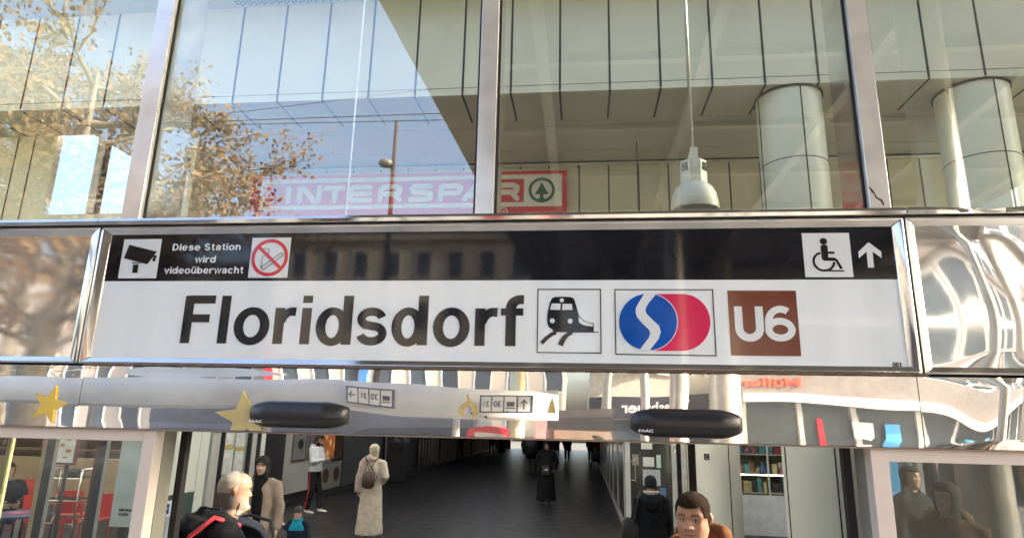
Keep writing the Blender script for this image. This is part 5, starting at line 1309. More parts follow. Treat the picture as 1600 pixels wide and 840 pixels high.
def head_mesh(bm, o, xf, s, skin, na=72, nz=120, z0=-.10, beard=None, brow=(.05, .03, .02), lips=(.42, .16, .13), cap_=None, lay=None, stubble=0.0, eye=(.05, .035, .025), blend=None):
    rows = []
    for j in range(nz + 1):
        z = z0 + (.2258 - z0) * (1 - (1 - j / nz) ** 1.15)
        row = []
        for i in range(na):
            a = 2 * PI * i / na; a = a - .30 * math.sin(a) * 1.0
            x, y = hrad(a, z)
            v = bm.verts.new(xf @ Vector((x * s, y * s, z * s)))
            an = math.atan2(math.sin(a), math.cos(a)); c = skin
            if math.cos(a) > 0:
                if gs(z - .0515, .0095) * gs(an, .26) > .40: c = lips
                if abs(z - .0522) < .0013 and abs(an) < .30: c = (.12, .04, .035)
                if abs(z - .137 - .004 * math.cos((abs(an) - .4) * 5)) < .0042 and .14 < abs(an) < .70: c = brow
                de = math.hypot((abs(an) - .395) / .155, (z - .1165) / .0062)
                if de < 1: c = (.36, .33, .30)
                if math.hypot((abs(an) - .385) / .065, (z - .1168) / .0062) < 1: c = eye
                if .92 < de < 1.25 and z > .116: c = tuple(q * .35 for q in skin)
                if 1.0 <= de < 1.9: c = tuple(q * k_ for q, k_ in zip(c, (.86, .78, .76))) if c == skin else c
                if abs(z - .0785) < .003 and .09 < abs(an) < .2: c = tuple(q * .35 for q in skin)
                if stubble and z < .07 and c == skin: c = tuple(q * (1 - stubble) for q in skin)
                if gs(abs(an) - .7, .28) * gs(z - .085, .02) > .5 and c == skin: c = (min(1, skin[0] * 1.08), skin[1] * .90, skin[2] * .86)
            if blend:
                for fn_, col_ in blend:
                    f_ = max(0, min(1, fn_(an, z))) * (1 + .25 * noise.noise(Vector((an * 14, z * 60, 3)))); f_ = max(0, min(1, f_))
                    c = tuple(u_ * (1 - f_) + w_ * f_ for u_, w_ in zip(c, col_))
            v[lay] = tuple(c) + (1,)
            row.append(v)
        rows.append(row)
    for j in range(nz):
        for i in range(na): bm.faces.new((rows[j][i], rows[j][(i + 1) % na], rows[j + 1][(i + 1) % na], rows[j + 1][i]))
    bm.faces.new(rows[0][::-1]); bm.faces.new(rows[-1])
    # ears
    for sg_ in (-1, 1):
        R_ = []
        for u in range(11):
            pz = .083 + .062 * u / 10; e = math.sin(PI * min(.97, max(.03, u / 10)))
            R_.append([bm.verts.new(xf @ Vector((sg_ * (.070 + .016 * e * (.5 + .5 * math.sin(t_)) + .004 * u / 10) * s, (.010 + (.017 * e * (.8 + .3 * u / 10)) * math.cos(t_) + .008 * e) * s, pz * s))) for t_ in [2 * PI * q / 10 for q in range(10)]])
            for v in R_[-1]: v[lay] = (min(1, skin[0] * 1.05), skin[1] * .8, skin[2] * .75, 1)
        for u in range(10):
            for q in range(10): bm.faces.new((R_[u][q], R_[u][(q + 1) % 10], R_[u + 1][(q + 1) % 10], R_[u + 1][q]))
        bm.faces.new(R_[0]); bm.faces.new(R_[-1])
def shell(name, par, xf, s, m, region, th, z0=-.05, z1=.2262, na=90, nz=80, rough=0.0, seed=1.0, smooth=True):
    """hair, cap or scarf: the head surface pushed outwards where region(a, z) is true"""
    b = BM(); g = {}
    for j in range(nz + 1):
        z = z0 + (z1 - z0) * (1 - (1 - j / nz) ** 1.4)
        for i in range(na):
            a = 2 * PI * i / na; an = math.atan2(math.sin(a), math.cos(a))
            if not region(an, z): continue
            x, y = hrad(a, min(z, .225), nose=0)
            t_ = th(an, z) if callable(th) else th
            n = noise.noise(Vector((x * 60 + seed, y * 60, z * 60))) * rough + noise.noise(Vector((x * 170 + seed, y * 170, z * 130))) * rough * .7
            L = math.hypot(x, y); k = 1 + (t_ + n) / max(.03, L); zz = z + max(0, (z - .15) / .075) * (t_ + n) * .9
            g[(i, j)] = b.verts.new(xf @ Vector((x * k * s, y * k * s, zz * s)))
    for (i, j) in list(g):
        q = [(i, j), ((i + 1) % na, j), ((i + 1) % na, j + 1), (i, j + 1)]
        if all(k_ in g for k_ in q): b.faces.new([g[k_] for k_ in q])
    top = [g[(i, nz)] for i in range(na) if (i, nz) in g]
    if len(top) > 3: b.faces.new(top)
    loose = [v for v in b.verts if not v.link_faces]
    bmesh.ops.delete(b, geom=loose, context='VERTS')
    o = finish(name, b, m, par, smooth=smooth)
    sm = o.modifiers.new('thickness', 'SOLIDIFY'); sm.thickness = .006 * s; sm.offset = -1
    return o
def hand(bm, wrist, dirv, palmn, s, skin, lay, curl=.5, side=1):
    """palm, four unequal bent fingers and a thumb leaving the side of the palm"""
    d = Vector(dirv).normalized(); n = Vector(palmn); n = (n - d * n.dot(d)).normalized(); w = d.cross(n).normalized() * side
    W = Vector(wrist); st = len(bm.verts)
    tube(bm, [W - d * .03 * s, W, W + d * .03 * s, W + d * .085 * s], [(.026 * s, .019 * s), (.027 * s, .019 * s), (.038 * s, .016 * s), (.040 * s, .012 * s)], 10, ref=n)
    for k, (off, L) in enumerate(((-.030, .075), (-.010, .084), (.011, .078), (.030, .062))):
        p = W + d * .078 * s + w * off * s; dd = d.copy(); pts = [p - d * .015 * s]; rad = [.009 * s]
        for q, f in enumerate((.42, .32, .26)):
            pts.append(p.copy()); rad.append((.0088 - q * .0008) * s)
            dd = (dd * math.cos(curl * .8) + n * math.sin(curl * .8)); 
            p = p + dd * L * f * s; dd = (dd * math.cos(curl * .25) + n * math.sin(curl * .25)).normalized()
        pts.append(p); rad.append(.006 * s); tube(bm, pts, rad, 8, ref=w)
    p = W + d * .02 * s - w * .030 * s; q1 = p + (d * .6 - w * .8).normalized() * .03 * s; q2 = q1 + (d * .85 - w * .25 + n * .35 * curl).normalized() * .03 * s; q3 = q2 + (d * .9 + n * .5 * curl).normalized() * .024 * s
    tube(bm, [p, q1, q2, q3], [.014 * s, .0115 * s, .010 * s, .007 * s], 8, ref=n)
    bm.verts.ensure_lookup_table()
    for v in bm.verts[st:]: v[lay] = tuple(skin) + (1,)
FACES = dict()
def cloth(name, par, col, parts, vox=.018, fold=.010, rough=.85, fscale=.16, seg=18, m=None, var=.12, sub=True):
    b = BM()
    for pts, rads in parts: tube(b, pts, rads, seg, ref=(0, 1, 0))
    mm = m or mat(name + '_%d_%d_%d' % tuple(int(c * 1000) for c in col), col, rough, var=var, scale=9, bump=.35, bscale=220, spec=.12)
    o = finish(name, b, mm, par, smooth=True)
    r = o.modifiers.new('union', 'REMESH'); r.mode = 'VOXEL'; r.voxel_size = vox; r.use_smooth_shade = True
    sm = o.modifiers.new('soften', 'SMOOTH'); sm.factor = .5; sm.iterations = 4
    if fold:
        key = 'folds_%g' % fscale; tx = bpy.data.textures.get(key) or bpy.data.textures.new(key, 'CLOUDS'); tx.noise_scale = fscale; tx.noise_depth = 2
        d = o.modifiers.new('folds', 'DISPLACE'); d.texture = tx; d.strength = fold * 2; d.mid_level = .5; d.texture_coords = 'GLOBAL'
    return o
def person(loc, rz, H, label, skin=(.50, .30, .21), lean=0.0, head_yaw=0.0, head_pitch=0.0, arms=None, legs=None, detail=1.0, group=None, head_kw=None, neckf=0.0):
    """the body: one mesh of head, neck, trunk, arms with hands and legs; returns it with its joints"""
    k = H / 1.75; J = {}
    J['hip'] = Vector((0, 0, .93 * k)); L = lean
    def up(x, y, z):   # a point of the upper body leaned forward (towards -Y) about the hip
        dz = z - .93; return Vector((x * k, (y - math.sin(L) * dz) * k, (.93 + math.cos(L) * dz) * k))
    J['waist'] = up(0, 0, 1.05); J['chest'] = up(0, 0, 1.28); J['neck'] = up(0, .0, 1.46); J['chin'] = up(0, -.012 - neckf, 1.524)
    J['sl'] = up(-.185, 0, 1.40); J['sr'] = up(.185, 0, 1.40)
    arms = arms or {}
    for q, sg_ in (('l', -1), ('r', 1)):
        e, w = arms.get(q, ((sg_ * .23, .02, 1.12), (sg_ * .24, -.05, .88)))
        J['e' + q] = Vector(e) * k; J['w' + q] = Vector(w) * k
    legs = legs or {}
    for q, sg_ in (('l', -1), ('r', 1)):
        kn, an = legs.get(q, ((sg_ * .10, -.01, .50), (sg_ * .10, .02, .08)))
        J['k' + q] = Vector(kn) * k; J['a' + q] = Vector(an) * k
    b = BM(); lay = b.verts.layers.float_color.new('tone')
    xf = Matrix.Translation(J['chin']) @ Matrix.Rotation(head_yaw, 4, 'Z') @ Matrix.Rotation(head_pitch, 4, 'X')
    hk = head_kw or {}
    head_mesh(b, None, xf, k, skin, na=int(72 * detail) // 2 * 2, nz=int(120 * detail), lay=lay, **hk)
    s0 = len(b.verts)
    tube(b, [J['neck'] + Vector((0, 0, .05 * k)), J['neck'], J['chest'], J['waist'], J['hip'] - Vector((0, 0, .06 * k))], [(.05 * k, .055 * k), (.09 * k, .06 * k), (.14 * k, .09 * k), (.12 * k, .08 * k), (.14 * k, .09 * k)], 14, ref=(0, 1, 0))
    for q in 'lr':
        tube(b, [J['s' + q], J['e' + q], J['w' + q]], [.045 * k, .036 * k, .024 * k], 10, ref=(0, 1, 0))
        hp = Vector(((-.09 if q == 'l' else .09) * k, 0, .9 * k))
        tube(b, [hp, J['k' + q], J['a' + q], J['a' + q] + Vector((0, -.10 * k, -.05 * k))], [.07 * k, .05 * k, .035 * k, .03 * k], 10, ref=(0, 1, 0))
    b.verts.ensure_lookup_table()
    for v in b.verts[s0:]: v[lay] = tuple(skin) + (1,)
    for q, sg_ in (('l', -1), ('r', 1)):
        dv = (J['w' + q] - J['e' + q]).normalized()
        hv = (hk_hand.get(label) or {}).get(q, (dv, Vector((-sg_, 0, 0)), .45))
        hand(b, J['w' + q], hv[0], hv[1], k, skin, lay, hv[2], side=sg_)
    o = finish('person', b, vcol_mat('skin', .5, sss=.12), smooth=True)
    o.location = loc; o.rotation_euler = (0, 0, rz)
    tag(o, label, 'person', group)
    o['_j'] = 1; del o['_j']
    return o, J, k, xf
hk_hand = {}
def sleeve(J, q, k, r=1.0): return ([J['s' + q] * .6 + J['neck'] * .4 * .98, J['s' + q], J['e' + q], J['w' + q] + (J['e' + q] - J['w' + q]).normalized() * .0], [.07 * k * r, .075 * k * r, .062 * k * r, .045 * k * r])
def trunkp(J, k, r=1.0, low=None, lowr=(.19, .14)):
    pts = [J['neck'] + Vector((0, .0, .02 * k)), J['neck'] * .75 + J['chest'] * .25, J['chest'], J['waist'], J['hip'] - Vector((0, 0, .02 * k))]
    rd = [(.070 * k * r, .065 * k * r), (.165 * k * r, .095 * k * r), (.185 * k * r, .125 * k * r), (.165 * k * r, .12 * k * r), (.18 * k * r, .13 * k * r)]
    if low is not None: pts.append(Vector((0, low[1], low[0])) if isinstance(low, tuple) else Vector((0, 0, low))); rd.append((lowr[0] * k, lowr[1] * k))
    return pts, rd
def shoes(par, J, k, m):
    for q in 'lr':
        b = BM(); a = J['a' + q]; tube(b, [a + Vector((0, .05 * k, -.02 * k)), a + Vector((0, .02 * k, -.04 * k)), a + Vector((0, -.10 * k, -.055 * k)), a + Vector((0, -.18 * k, -.062 * k))], [(.035 * k, .04 * k), (.042 * k, .042 * k), (.045 * k, .030 * k), (.032 * k, .018 * k)], 12, ref=(0, 0, 1))
        finish('shoe', b, m, par, smooth=True)
def trousers(par, J, k, col, r=1.0, fold=.012, name='trousers'):
    return cloth(name, par, col, [([Vector((0, 0, 1.0 * k)), Vector((0, 0, .93 * k)), Vector((0, 0, .84 * k))], [(.165 * k, .12 * k), (.18 * k, .13 * k), (.165 * k, .12 * k)])] +
        [([Vector(((-.09 if q == 'l' else .09) * k, 0, .88 * k)), J['k' + q], J['a' + q] + Vector((0, 0, .0))], [.092 * k * r, .072 * k * r, .058 * k * r]) for q in 'lr'], vox=.02, fold=fold)
SK1, SK2, SK3 = (.56, .33, .22), (.60, .38, .28), (.52, .29, .19)
def over(o, label): return o

# 1. bald man with grey beard, in profile, facing right, leaning on a pushchair handle
L1 = 'bald man with grey beard in black hooded jacket with a red strapped backpack, in profile'
q = PT(366, 768, Y=1.75)
Hm = 1.79; kk = Hm / 1.75; ln = R(12)
hk_hand[L1] = {}
hd = Vector((math.sin(ln) * .60 * kk, 0, 0))
p1, J, k, xf = person((q.x - .17, 1.68, .008), R(132), Hm, L1, (.36, .185, .115), lean=ln, head_pitch=R(4), head_yaw=R(0), neckf=.04, detail=1.35,
    arms={'l': ((-.27, -.30, 1.10), (-.22, -.55, 1.08)), 'r': ((.27, -.22, 1.08), (.20, -.48, 1.04))}, legs={'l': ((-.10, -.10, .5), (-.10, -.10, .08)), 'r': ((.10, .06, .5), (.10, .16, .08))}, head_kw=dict(brow=(.30, .22, .17), lips=(.36, .16, .12), blend=[(lambda a, z: ((abs(a) - 1.38 - max(0, z - .14) * 16 * max(0, 1 - (abs(a) - 1.4) / 1.5)) / .35) * min(1, (z + .02) / .02) * min(1, (.205 - z) / .035), (.11, .104, .10)), (lambda a, z: min(1, (1.5 - abs(a)) / .25) * min(1, (.066 + .03 * min(1, abs(a)) - z) / .018) * (1 if z > -.03 else 0), (.30, .25, .20))]))
HG = mat('grey_hair', (.17, .16, .155), 1.0, var=.35, scale=160, stretch=(1, 1, .3), spec=.1)
shell('beard', p1, xf, k, mat('grey_beard', (.30, .25, .20), 1.0, var=.3, scale=150, spec=.1), lambda a, z: abs(a) < 1.3 and z < .046 and z > -.030, lambda a, z: -.002 + .015 * gs(z - .006, .026) * gs(a, .75), z0=-.03, rough=.0009, na=150, nz=120)
BKC = (.008, .008, .009)
cloth('jacket', p1, BKC, [trunkp(J, k, 1.32), sleeve(J, 'l', k, 1.4), sleeve(J, 'r', k, 1.4),
    ([J['neck'] + Vector((0, .11, .035)) * k, J['neck'] + Vector((0, .13, -.03)) * k, J['neck'] + Vector((0, .12, -.15)) * k], [(.12 * k, .07 * k), (.17 * k, .10 * k), (.11 * k, .05 * k)]),
    ([J['neck'] + Vector((-.05, .10, .05)) * k, J['neck'] + Vector((-.10, .0, .03)) * k, J['neck'] + Vector((-.05, -.09, -.02)) * k], [.035 * k, .038 * k, .035 * k]),
    ([J['neck'] + Vector((.05, .10, .05)) * k, J['neck'] + Vector((.10, .0, .03)) * k, J['neck'] + Vector((.05, -.09, -.02)) * k], [.035 * k, .038 * k, .035 * k])], vox=.013, fold=.012, rough=.7)
trousers(p1, J, k, (.03, .03, .035)); shoes(p1, J, k, DKG)
# reflective strip on the near (his right = viewer side) upper arm: his -X side faces the camera
b = BM(); e_ = J['el']; s_ = J['sl']; a0 = s_.lerp(e_, .42) + Vector((-.088, .004, 0)) * k; a1 = s_.lerp(e_, .78) + Vector((-.082, 0.004, 0)) * k
tube(b, [a0, a1], [(.010, .003), (.010, .003)], 8, ref=(1, 0, 0)); finish('reflective_strip', b, mat('reflective_grey', (.5, .5, .52), .3), p1)
def local(o, v): return Matrix.Translation(o.location) @ Matrix.Rotation(o.rotation_euler.z, 4, 'Z') @ Vector(v)
# backpack on his back
bp = thing('backpack', local(p1, J['chest'] + Vector((0, .25, 0))), 'dark grey backpack with red shoulder strap on the bald man', 'backpack', None, p1.rotation_euler.z)
b = BM(); tube(b, [(0, .02, -.30), (0, .04, -.22), (0, .05, 0), (0, .0, .16), (0, -.03, .21)], [(.10, .05), (.15, .10), (.16, .11), (.13, .08), (.06, .03)], 18, ref=(0, 1, 0)); o = finish('bag', b, mat('bag_grey', (.07, .075, .09), .7, var=.3, bump=.4), bp, smooth=True)
for sg_ in (-1,):
    b = BM(); r0 = J['chest'] + Vector((0, .25, 0))
    pts = [J['neck'] + Vector((sg_ * .12, .20, -.20)) - r0, J['neck'] + Vector((sg_ * .16, .18, -.05)) - r0, J['neck'] + Vector((sg_ * .175, .06, .045)) - r0, J['neck'] + Vector((sg_ * .18, -.09, -.01)) - r0, J['chest'] + Vector((sg_ * .18, -.20, .02)) - r0, J['chest'] + Vector((sg_ * .24, -.03, -.15)) - r0]
    pts = pts[:4]; tube(b, pts, [(.012, .024)] * 4, 8, ref=(1, 0, 0)); finish('strap', b, mat('strap_red', (.42, .02, .03), .6), bp, smooth=True)

# 2. woman in black headscarf with beige coat and phone
L2 = 'woman in black headscarf and long taupe coat holding a phone to her ear'
q = PT(412, 718, Y=5.6); H2 = q.z / 1.0 + .0
q = Vector((q.x, 5.6, 0))
p2, J, k, xf = person((q.x, 5.6, .008), R(14), 1.64, L2, (.62, .40, .30), head_yaw=R(-4), head_pitch=R(6), detail=.85,
    arms={'l': ((-.30, -.16, 1.14), (-.10, -.36, 1.06)), 'r': ((.27, -.02, 1.12), (.27, -.10, .86))})
BS = mat('scarf_black', (.012, .012, .014), .85, var=.2, bump=.3, bscale=90)
face = lambda a, z: not (math.hypot(a / .98, (z - .085) / .078) < 1)
shell('headscarf', p2, xf, k, BS, lambda a, z: face(a, z), lambda a, z: .014 + .012 * (z < .05), z0=-.08, rough=.003)
cloth('scarf_drape', p2, (.012, .012, .014), [([J['neck'] + Vector((0, -.01, .05)) * k, J['neck'] + Vector((0, -.03, -.04)) * k, J['chest'] + Vector((.0, -.125, .0)) * k, J['waist'] + Vector((.01, -.14, -.05)) * k, J['hip'] + Vector((.01, -.155, -.25)) * k], [(.075 * k, .075 * k), (.11 * k, .08 * k), (.075 * k, .03 * k), (.062 * k, .02 * k), (.05 * k, .015 * k)])], vox=.012, fold=.006)
cloth('coat', p2, (.34, .265, .21), [trunkp(J, k, 1.12, .35 * k, (.25, .19)), sleeve(J, 'l', k, 1.12), sleeve(J, 'r', k, 1.12)], vox=.016, fold=.014, rough=.9, fscale=.12)
shoes(p2, J, k, DKG)
ph = p2.matrix_basis
b = BM(); box(b, -.004, .004, -.035, .035, -.07, .07); phn = tag(finish('phone', b, mat('phone_silver', (.5, .55, .65), .2), bevel=.003), 'slim silver phone held at the ear of the woman in the headscarf', 'phone')
phn.location = Matrix.Translation(p2.location) @ Matrix.Rotation(R(14), 4, 'Z') @ (J['chin'] + Vector((-.089, -.030, .065)) * k); phn.rotation_euler = (R(-12), R(-8), R(14))
# 3. pushchair between them
pu = thing('pushchair', (-3.02, 3.5, .008), 'dark blue grey pushchair with curved handle between the bald man and the coated woman', 'pushchair', None, R(20))
NV = mat('pram_navy', (.035, .04, .06), .75, var=.25, bump=.4, bscale=120)
b = BM(); rows = []
for i in range(13):
    a = R(-10 + 125 * i / 12); rr = .34
    rows.append([b.verts.new((.24 * math.cos(PI * j / 10), rr * math.cos(a) * (.55 + .45 * math.sin(PI * j / 10)) - .05, .86 + rr * math.sin(a) * (.45 + .55 * math.sin(PI * j / 10)) + .05)) for j in range(11)])
for i in range(12):
    for j in range(10): b.faces.new((rows[i][j], rows[i + 1][j], rows[i + 1][j + 1], rows[i][j + 1]))
o = finish('canopy', b, NV, pu, smooth=True); sm = o.modifiers.new('th', 'SOLIDIFY'); sm.thickness = .015
b = BM(); tube(b, [(0, .25, .55), (0, .05, .52), (0, -.25, .62), (0, -.45, .75)], [(.2, .06), (.22, .14), (.2, .10), (.12, .04)], 16, ref=(0, 1, 0)); finish('seat_pod', b, NV, pu, smooth=True)
b = BM(); tube(b, [(-.24, .15, .7), (-.25, .42, 1.02), (-.20, .50, 1.14), (0, .54, 1.19), (.20, .50, 1.14), (.25, .42, 1.02), (.24, .15, .7)], .016, 8); finish('handle', b, RUBBER, pu, smooth=True)
for sg_ in (-1, 1):
    b = BM(); tube(b, [(sg_ * .25, .42, 1.02), (sg_ * .26, -.35, .18)], .014, 8); tube(b, [(sg_ * .26, .40, .2), (sg_ * .25, -.1, .62)], .0145, 8); finish('frame', b, CHROME, pu, smooth=True)
    for yy, rr in ((.40, .15), (-.36, .11)):
        b = BM(); tube(b, [(sg_ * .27, yy, rr), (sg_ * .30, yy, rr)], rr, 20); finish('wheel', b, RUBBER, pu)
# 4. toddler
L4 = 'toddler in grey woolly hat and cyan and navy jacket'
q = PT(467, 798, Y=6.6)
p4, J, k, xf = person((q.x, 6.6, .008), R(8), .90, L4, (.62, .40, .30), head_pitch=R(2), head_yaw=R(-6), detail=.7, arms={'l': ((-.26, -.02, 1.24), (-.34, -.04, 1.35)), 'r': ((.27, 0, 1.10), (.28, -.06, .88))}, head_kw=dict(brow=(.25, .17, .12)))
xf2 = xf @ Matrix.Diagonal((1.38, 1.32, 1.28, 1))
for v in p4.data.vertices:   # a child's head is larger for the body
    pass
inv = xf.inverted()
for v in p4.data.vertices:
    lc = inv @ v.co
    if lc.z > -.05 * k and math.hypot(lc.x, lc.y) < .13 * k * 1.2: v.co = xf2 @ lc
shell('woolly_hat', p4, xf2, k, mat('hat_grey', (.06, .06, .065), .95, var=.3, scale=40, bump=.6, bscale=150), lambda a, z: z > .132 - .03 * (abs(a) > 1.2), .016, z0=.08, rough=.002)
cloth('jacket', p4, (.02, .30, .42), [trunkp(J, k, 1.35), ([J['neck'] + Vector((0, .03, .06)) * k, J['neck'] + Vector((0, .01, -.02)) * k], [(.13 * k, .12 * k), (.17 * k, .14 * k)])], vox=.010, fold=.006, fscale=.08)
cloth('jacket_lower', p4, (.02, .025, .05), [([J['chest'] + Vector((0, 0, -.03)) * k, J['waist'], J['hip'] - Vector((0, 0, .08)) * k], [(.265 * k, .182 * k), (.25 * k, .18 * k), (.25 * k, .18 * k)]), sleeve(J, 'l', k, 1.4), sleeve(J, 'r', k, 1.4)], vox=.010, fold=.005, fscale=.08)
trousers(p4, J, k, (.03, .03, .05), 1.2); shoes(p4, J, k, DKG)
# 5. man in white hoodie looking at his phone
L5 = 'man in white hooded top and black tracksuit trousers with red stripe, looking at a phone'
q = PT(486, 801, Z=0)
p5, J, k, xf = person((q.x, q.y, .008), R(80), 1.74, L5, (.36, .20, .13), head_pitch=R(22), detail=.7, arms={'l': ((-.24, -.06, 1.14), (-.10, -.30, 1.20)), 'r': ((.24, -.06, 1.14), (.10, -.30, 1.18))},
    legs={'l': ((-.09, .0, .50), (-.09, .07, .08)), 'r': ((.09, -.10, .50), (.09, -.16, .10))})
shell('hair', p5, xf, k, mat('hair_black', (.015, .012, .010), .8), lambda a, z: (z > .165 + .0 * a) or (abs(a) > 1.45 and z > .06 + .03 * (abs(a) < 1.9)), .012, rough=.004)
shell('beard', p5, xf, k, mat('hair_black', (0, 0, 0)), lambda a, z: abs(a) < 1.5 and z < .035 + .05 * min(1, abs(a) / 1.2) ** 2, .005, z0=-.02, rough=.002)
cloth('hooded_top', p5, (.56, .58, .62), [trunkp(J, k, 1.12), sleeve(J, 'l', k, 1.1), sleeve(J, 'r', k, 1.1), ([J['neck'] + Vector((0, .09, .06)) * k, J['neck'] + Vector((0, .12, -.04)) * k, J['neck'] + Vector((0, .10, -.14)) * k], [(.10 * k, .045 * k), (.12 * k, .06 * k), (.05 * k, .03 * k)])], vox=.018, fold=.014)
trousers(p5, J, k, (.015, .015, .018), 1.05)
b = BM(); pts = [Vector((-.18, .0, .92)) * k, Vector((-.172, 0, .72)) * k, J['kl'] + Vector((-.078, .01, 0)), J['al'] + Vector((-.064, .01, .02))]
tube(b, pts, [(.006, .022)] * 4, 8, ref=(1, 0, 0)); finish('red_stripe', b, mat('stripe_red', (.50, .03, .04), .6), p5)
shoes(p5, J, k, mat('shoe_white', (.65, .65, .65), .5))
b = BM(); box(b, -.035, .035, -.004, .004, -.07, .07); phn = tag(finish('phone', b, RUBBER), 'dark phone in the hands of the man in the white hooded top', 'phone')
phn.location = Matrix.Translation(p5.location) @ Matrix.Rotation(R(80), 4, 'Z') @ (J['wl'].lerp(J['wr'], .5) + Vector((0, -.10, .06))); phn.rotation_euler = (R(-50), 0, R(80))
# 6. woman in cream walking away with small backpack
L6 = 'woman in cream headscarf and long cream dress walking away with a small brown backpack'
q0 = PT(592, 713, Y=9.6)
p6, J, k, xf = person((PT(578, 800, Y=9.6).x, 9.6, .008), R(176), 1.66, L6, SK2, detail=.6, arms={'l': ((-.29, .05, 1.16), (-.16, -.14, 1.04)), 'r': ((.26, 0, 1.12), (.30, -.08, .90))})
CRM = (.60, .52, .42)
shell('headscarf', p6, xf, k, mat('scarf_cream', (.50, .44, .33), .85, var=.1, bump=.3, bscale=80), face, lambda a, z: .018 + .012 * (z < .05), z0=-.08, rough=.003)
cloth('dress', p6, CRM, [trunkp(J, k, 1.14, (.12 * k, .0), (.27, .22)), sleeve(J, 'l', k, 1.25), sleeve(J, 'r', k, 1.25)], vox=.02, fold=.018, fscale=.14, rough=.9)
cloth('shawl', p6, (.56, .42, .36), [([J['neck'] + Vector((0, .06, .05)) * k, J['neck'] + Vector((.12, .10, -.02)) * k, J['chest'] + Vector((.17, .14, 0)) * k, J['waist'] + Vector((.20, .14, 0)) * k, J['hip'] + Vector((.21, .12, -.06)) * k], [(.09 * k, .08 * k), (.08 * k, .05 * k), (.08 * k, .03 * k), (.085 * k, .028 * k), (.09 * k, .022 * k)]),
    ([J['neck'] + Vector((-.10, .05, .0)) * k, J['neck'] + Vector((0, .085, .035)) * k, J['neck'] + Vector((.10, .05, .0)) * k], [.035 * k, .045 * k, .04 * k])], vox=.014, fold=.01, fscale=.1)
bb = thing('small_backpack', local(p6, J['waist'] + Vector((-.01, .20, .08)) * k), 'small brown backpack slung low on the back of the cream dressed woman', 'backpack', None, p6.rotation_euler.z)
b = BM(); tube(b, [(0, 0, -.15), (0, .01, -.12), (0, .02, 0), (0, 0, .10), (0, -.01, .13)], [(.08, .04), (.115, .065), (.12, .07), (.10, .055), (.05, .02)], 16, ref=(0, 1, 0)); finish('bag', b, mat('bag_brown', (.075, .045, .035), .6, var=.4, scale=30), bb, smooth=True)
for pts in ([(.0, .0, .12), (-.06, -.02, .25), (-.13, -.05, .38)], [(.0, .0, .12), (.05, -.02, .25), (.11, -.05, .40)], [(-.10, .0, -.05), (-.14, -.05, .02), (.10, -.03, .36)]):
    b = BM(); tube(b, pts, .007, 6); finish('strap', b, mat('strap_black', (.01, .01, .012), .5), bb)
# 7. dark robed woman
L7 = 'woman in long black robe walking toward the doorway with a small white printed bag'
q = PT(853, 788, Z=0)
p7, J, k, xf = person((q.x, q.y, .008), R(4), 1.62, L7, (.30, .18, .13), detail=.5, arms={'l': ((-.27, 0, 1.14), (-.12, -.18, 1.02)), 'r': ((.30, .02, 1.14), (.24, -.14, 1.0))})
shell('headscarf', p7, xf, k, BS, face, .018, z0=-.09, rough=.003)
cloth('robe', p7, (.012, .012, .014), [trunkp(J, k, 1.25, (.10 * k, .0), (.30, .22)), sleeve(J, 'l', k, 1.5), sleeve(J, 'r', k, 1.5), ([J['neck'] + Vector((0, 0, .03)) * k, J['neck'] + Vector((0, 0, -.10)) * k], [(.09 * k, .08 * k), (.20 * k, .13 * k)])], vox=.022, fold=.02)
b = BM(); w_ = local(p7, Vector((-.02, -.24, .98)) * k); box(b, -.10, .10, -.03, .03, -.13, .10); bg_ = tag(finish('hand_bag', b, DKG, bevel=.01), 'black bag with white print at the hip of the robed woman', 'bag'); bg_.location = w_
b = BM(); prism(b, [(-.06, -.02), (.06, -.02), (.06, .03), (.03, .01), (.02, .04), (.0, .01)], -.034, -.0305); finish('white_print', b, WHITEM, bg_)
shoes(p7, J, k, DKG)
# 8. more figures far down the passage, all dark
def dark(px, py, H, rz, lab, kind='walk', col=(.015, .015, .018), leg=(.02, .02, .025), Zp=None):
    q = PT(px, py, Z=0); ph_ = random.Random(int(px)).uniform(-.12, .12)
    p, J, k, xf = person((q.x, q.y, .008), rz, H, lab, (.25, .15, .11), detail=.35, legs={'l': ((-.09, -.06 - ph_, .5), (-.09, -.14 - ph_, .08)), 'r': ((.09, .03, .5), (.09, .16, .10))})
    cloth('coat', p, col, [trunkp(J, k, 1.2, .62 * k if kind != 'robe' else .12 * k, (.20, .15) if kind != 'robe' else (.28, .2)), sleeve(J, 'l', k, 1.15), sleeve(J, 'r', k, 1.15)], vox=.03, fold=.015)
    if kind != 'robe': trousers(p, J, k, leg, 1.0, .0)
    shoes(p, J, k, DKG)
    shell('hair', p, xf, k, mat('hair_black', (0, 0, 0)), lambda a, z: z > .16 or abs(a) > 1.3 and z > .02, .014, na=40, nz=30)
    return p, J, k
dark(719, 716, 1.72, R(160), 'dark figure standing near the far left shopfronts of the passage', 'walk')
dark(768, 709, 1.74, R(180), 'dark figure walking away, left one of the far pair')
dark(784, 709, 1.62, R(180), 'dark robed figure walking away, right one of the far pair', 'robe')
pg, J, k = dark(829, 742, 1.82, R(180), 'tall figure in grey trousers carrying a huge round dark pack', col=(.015, .015, .02), leg=(.10, .095, .09))
hb = thing('large_backpack', local(pg, J['chest'] + Vector((0, .28, -.10))), 'huge round dark pack on the back of the figure in grey trousers', 'backpack', None, R(180))
b = BM(); tube(b, [(0, 0, -.42), (0, .03, -.36), (0, .06, 0), (0, .03, .34), (0, 0, .40)], [(.15, .06), (.32, .14), (.40, .17), (.30, .13), (.1, .04)], 20, ref=(0, 1, 0)); finish('pack', b, DKG, hb, smooth=True)
b = BM(); tube(b, [(-.14, -.14, .34), (.14, -.14, .34)], .02, 6); finish('carry_handle', b, RUBBER, hb)
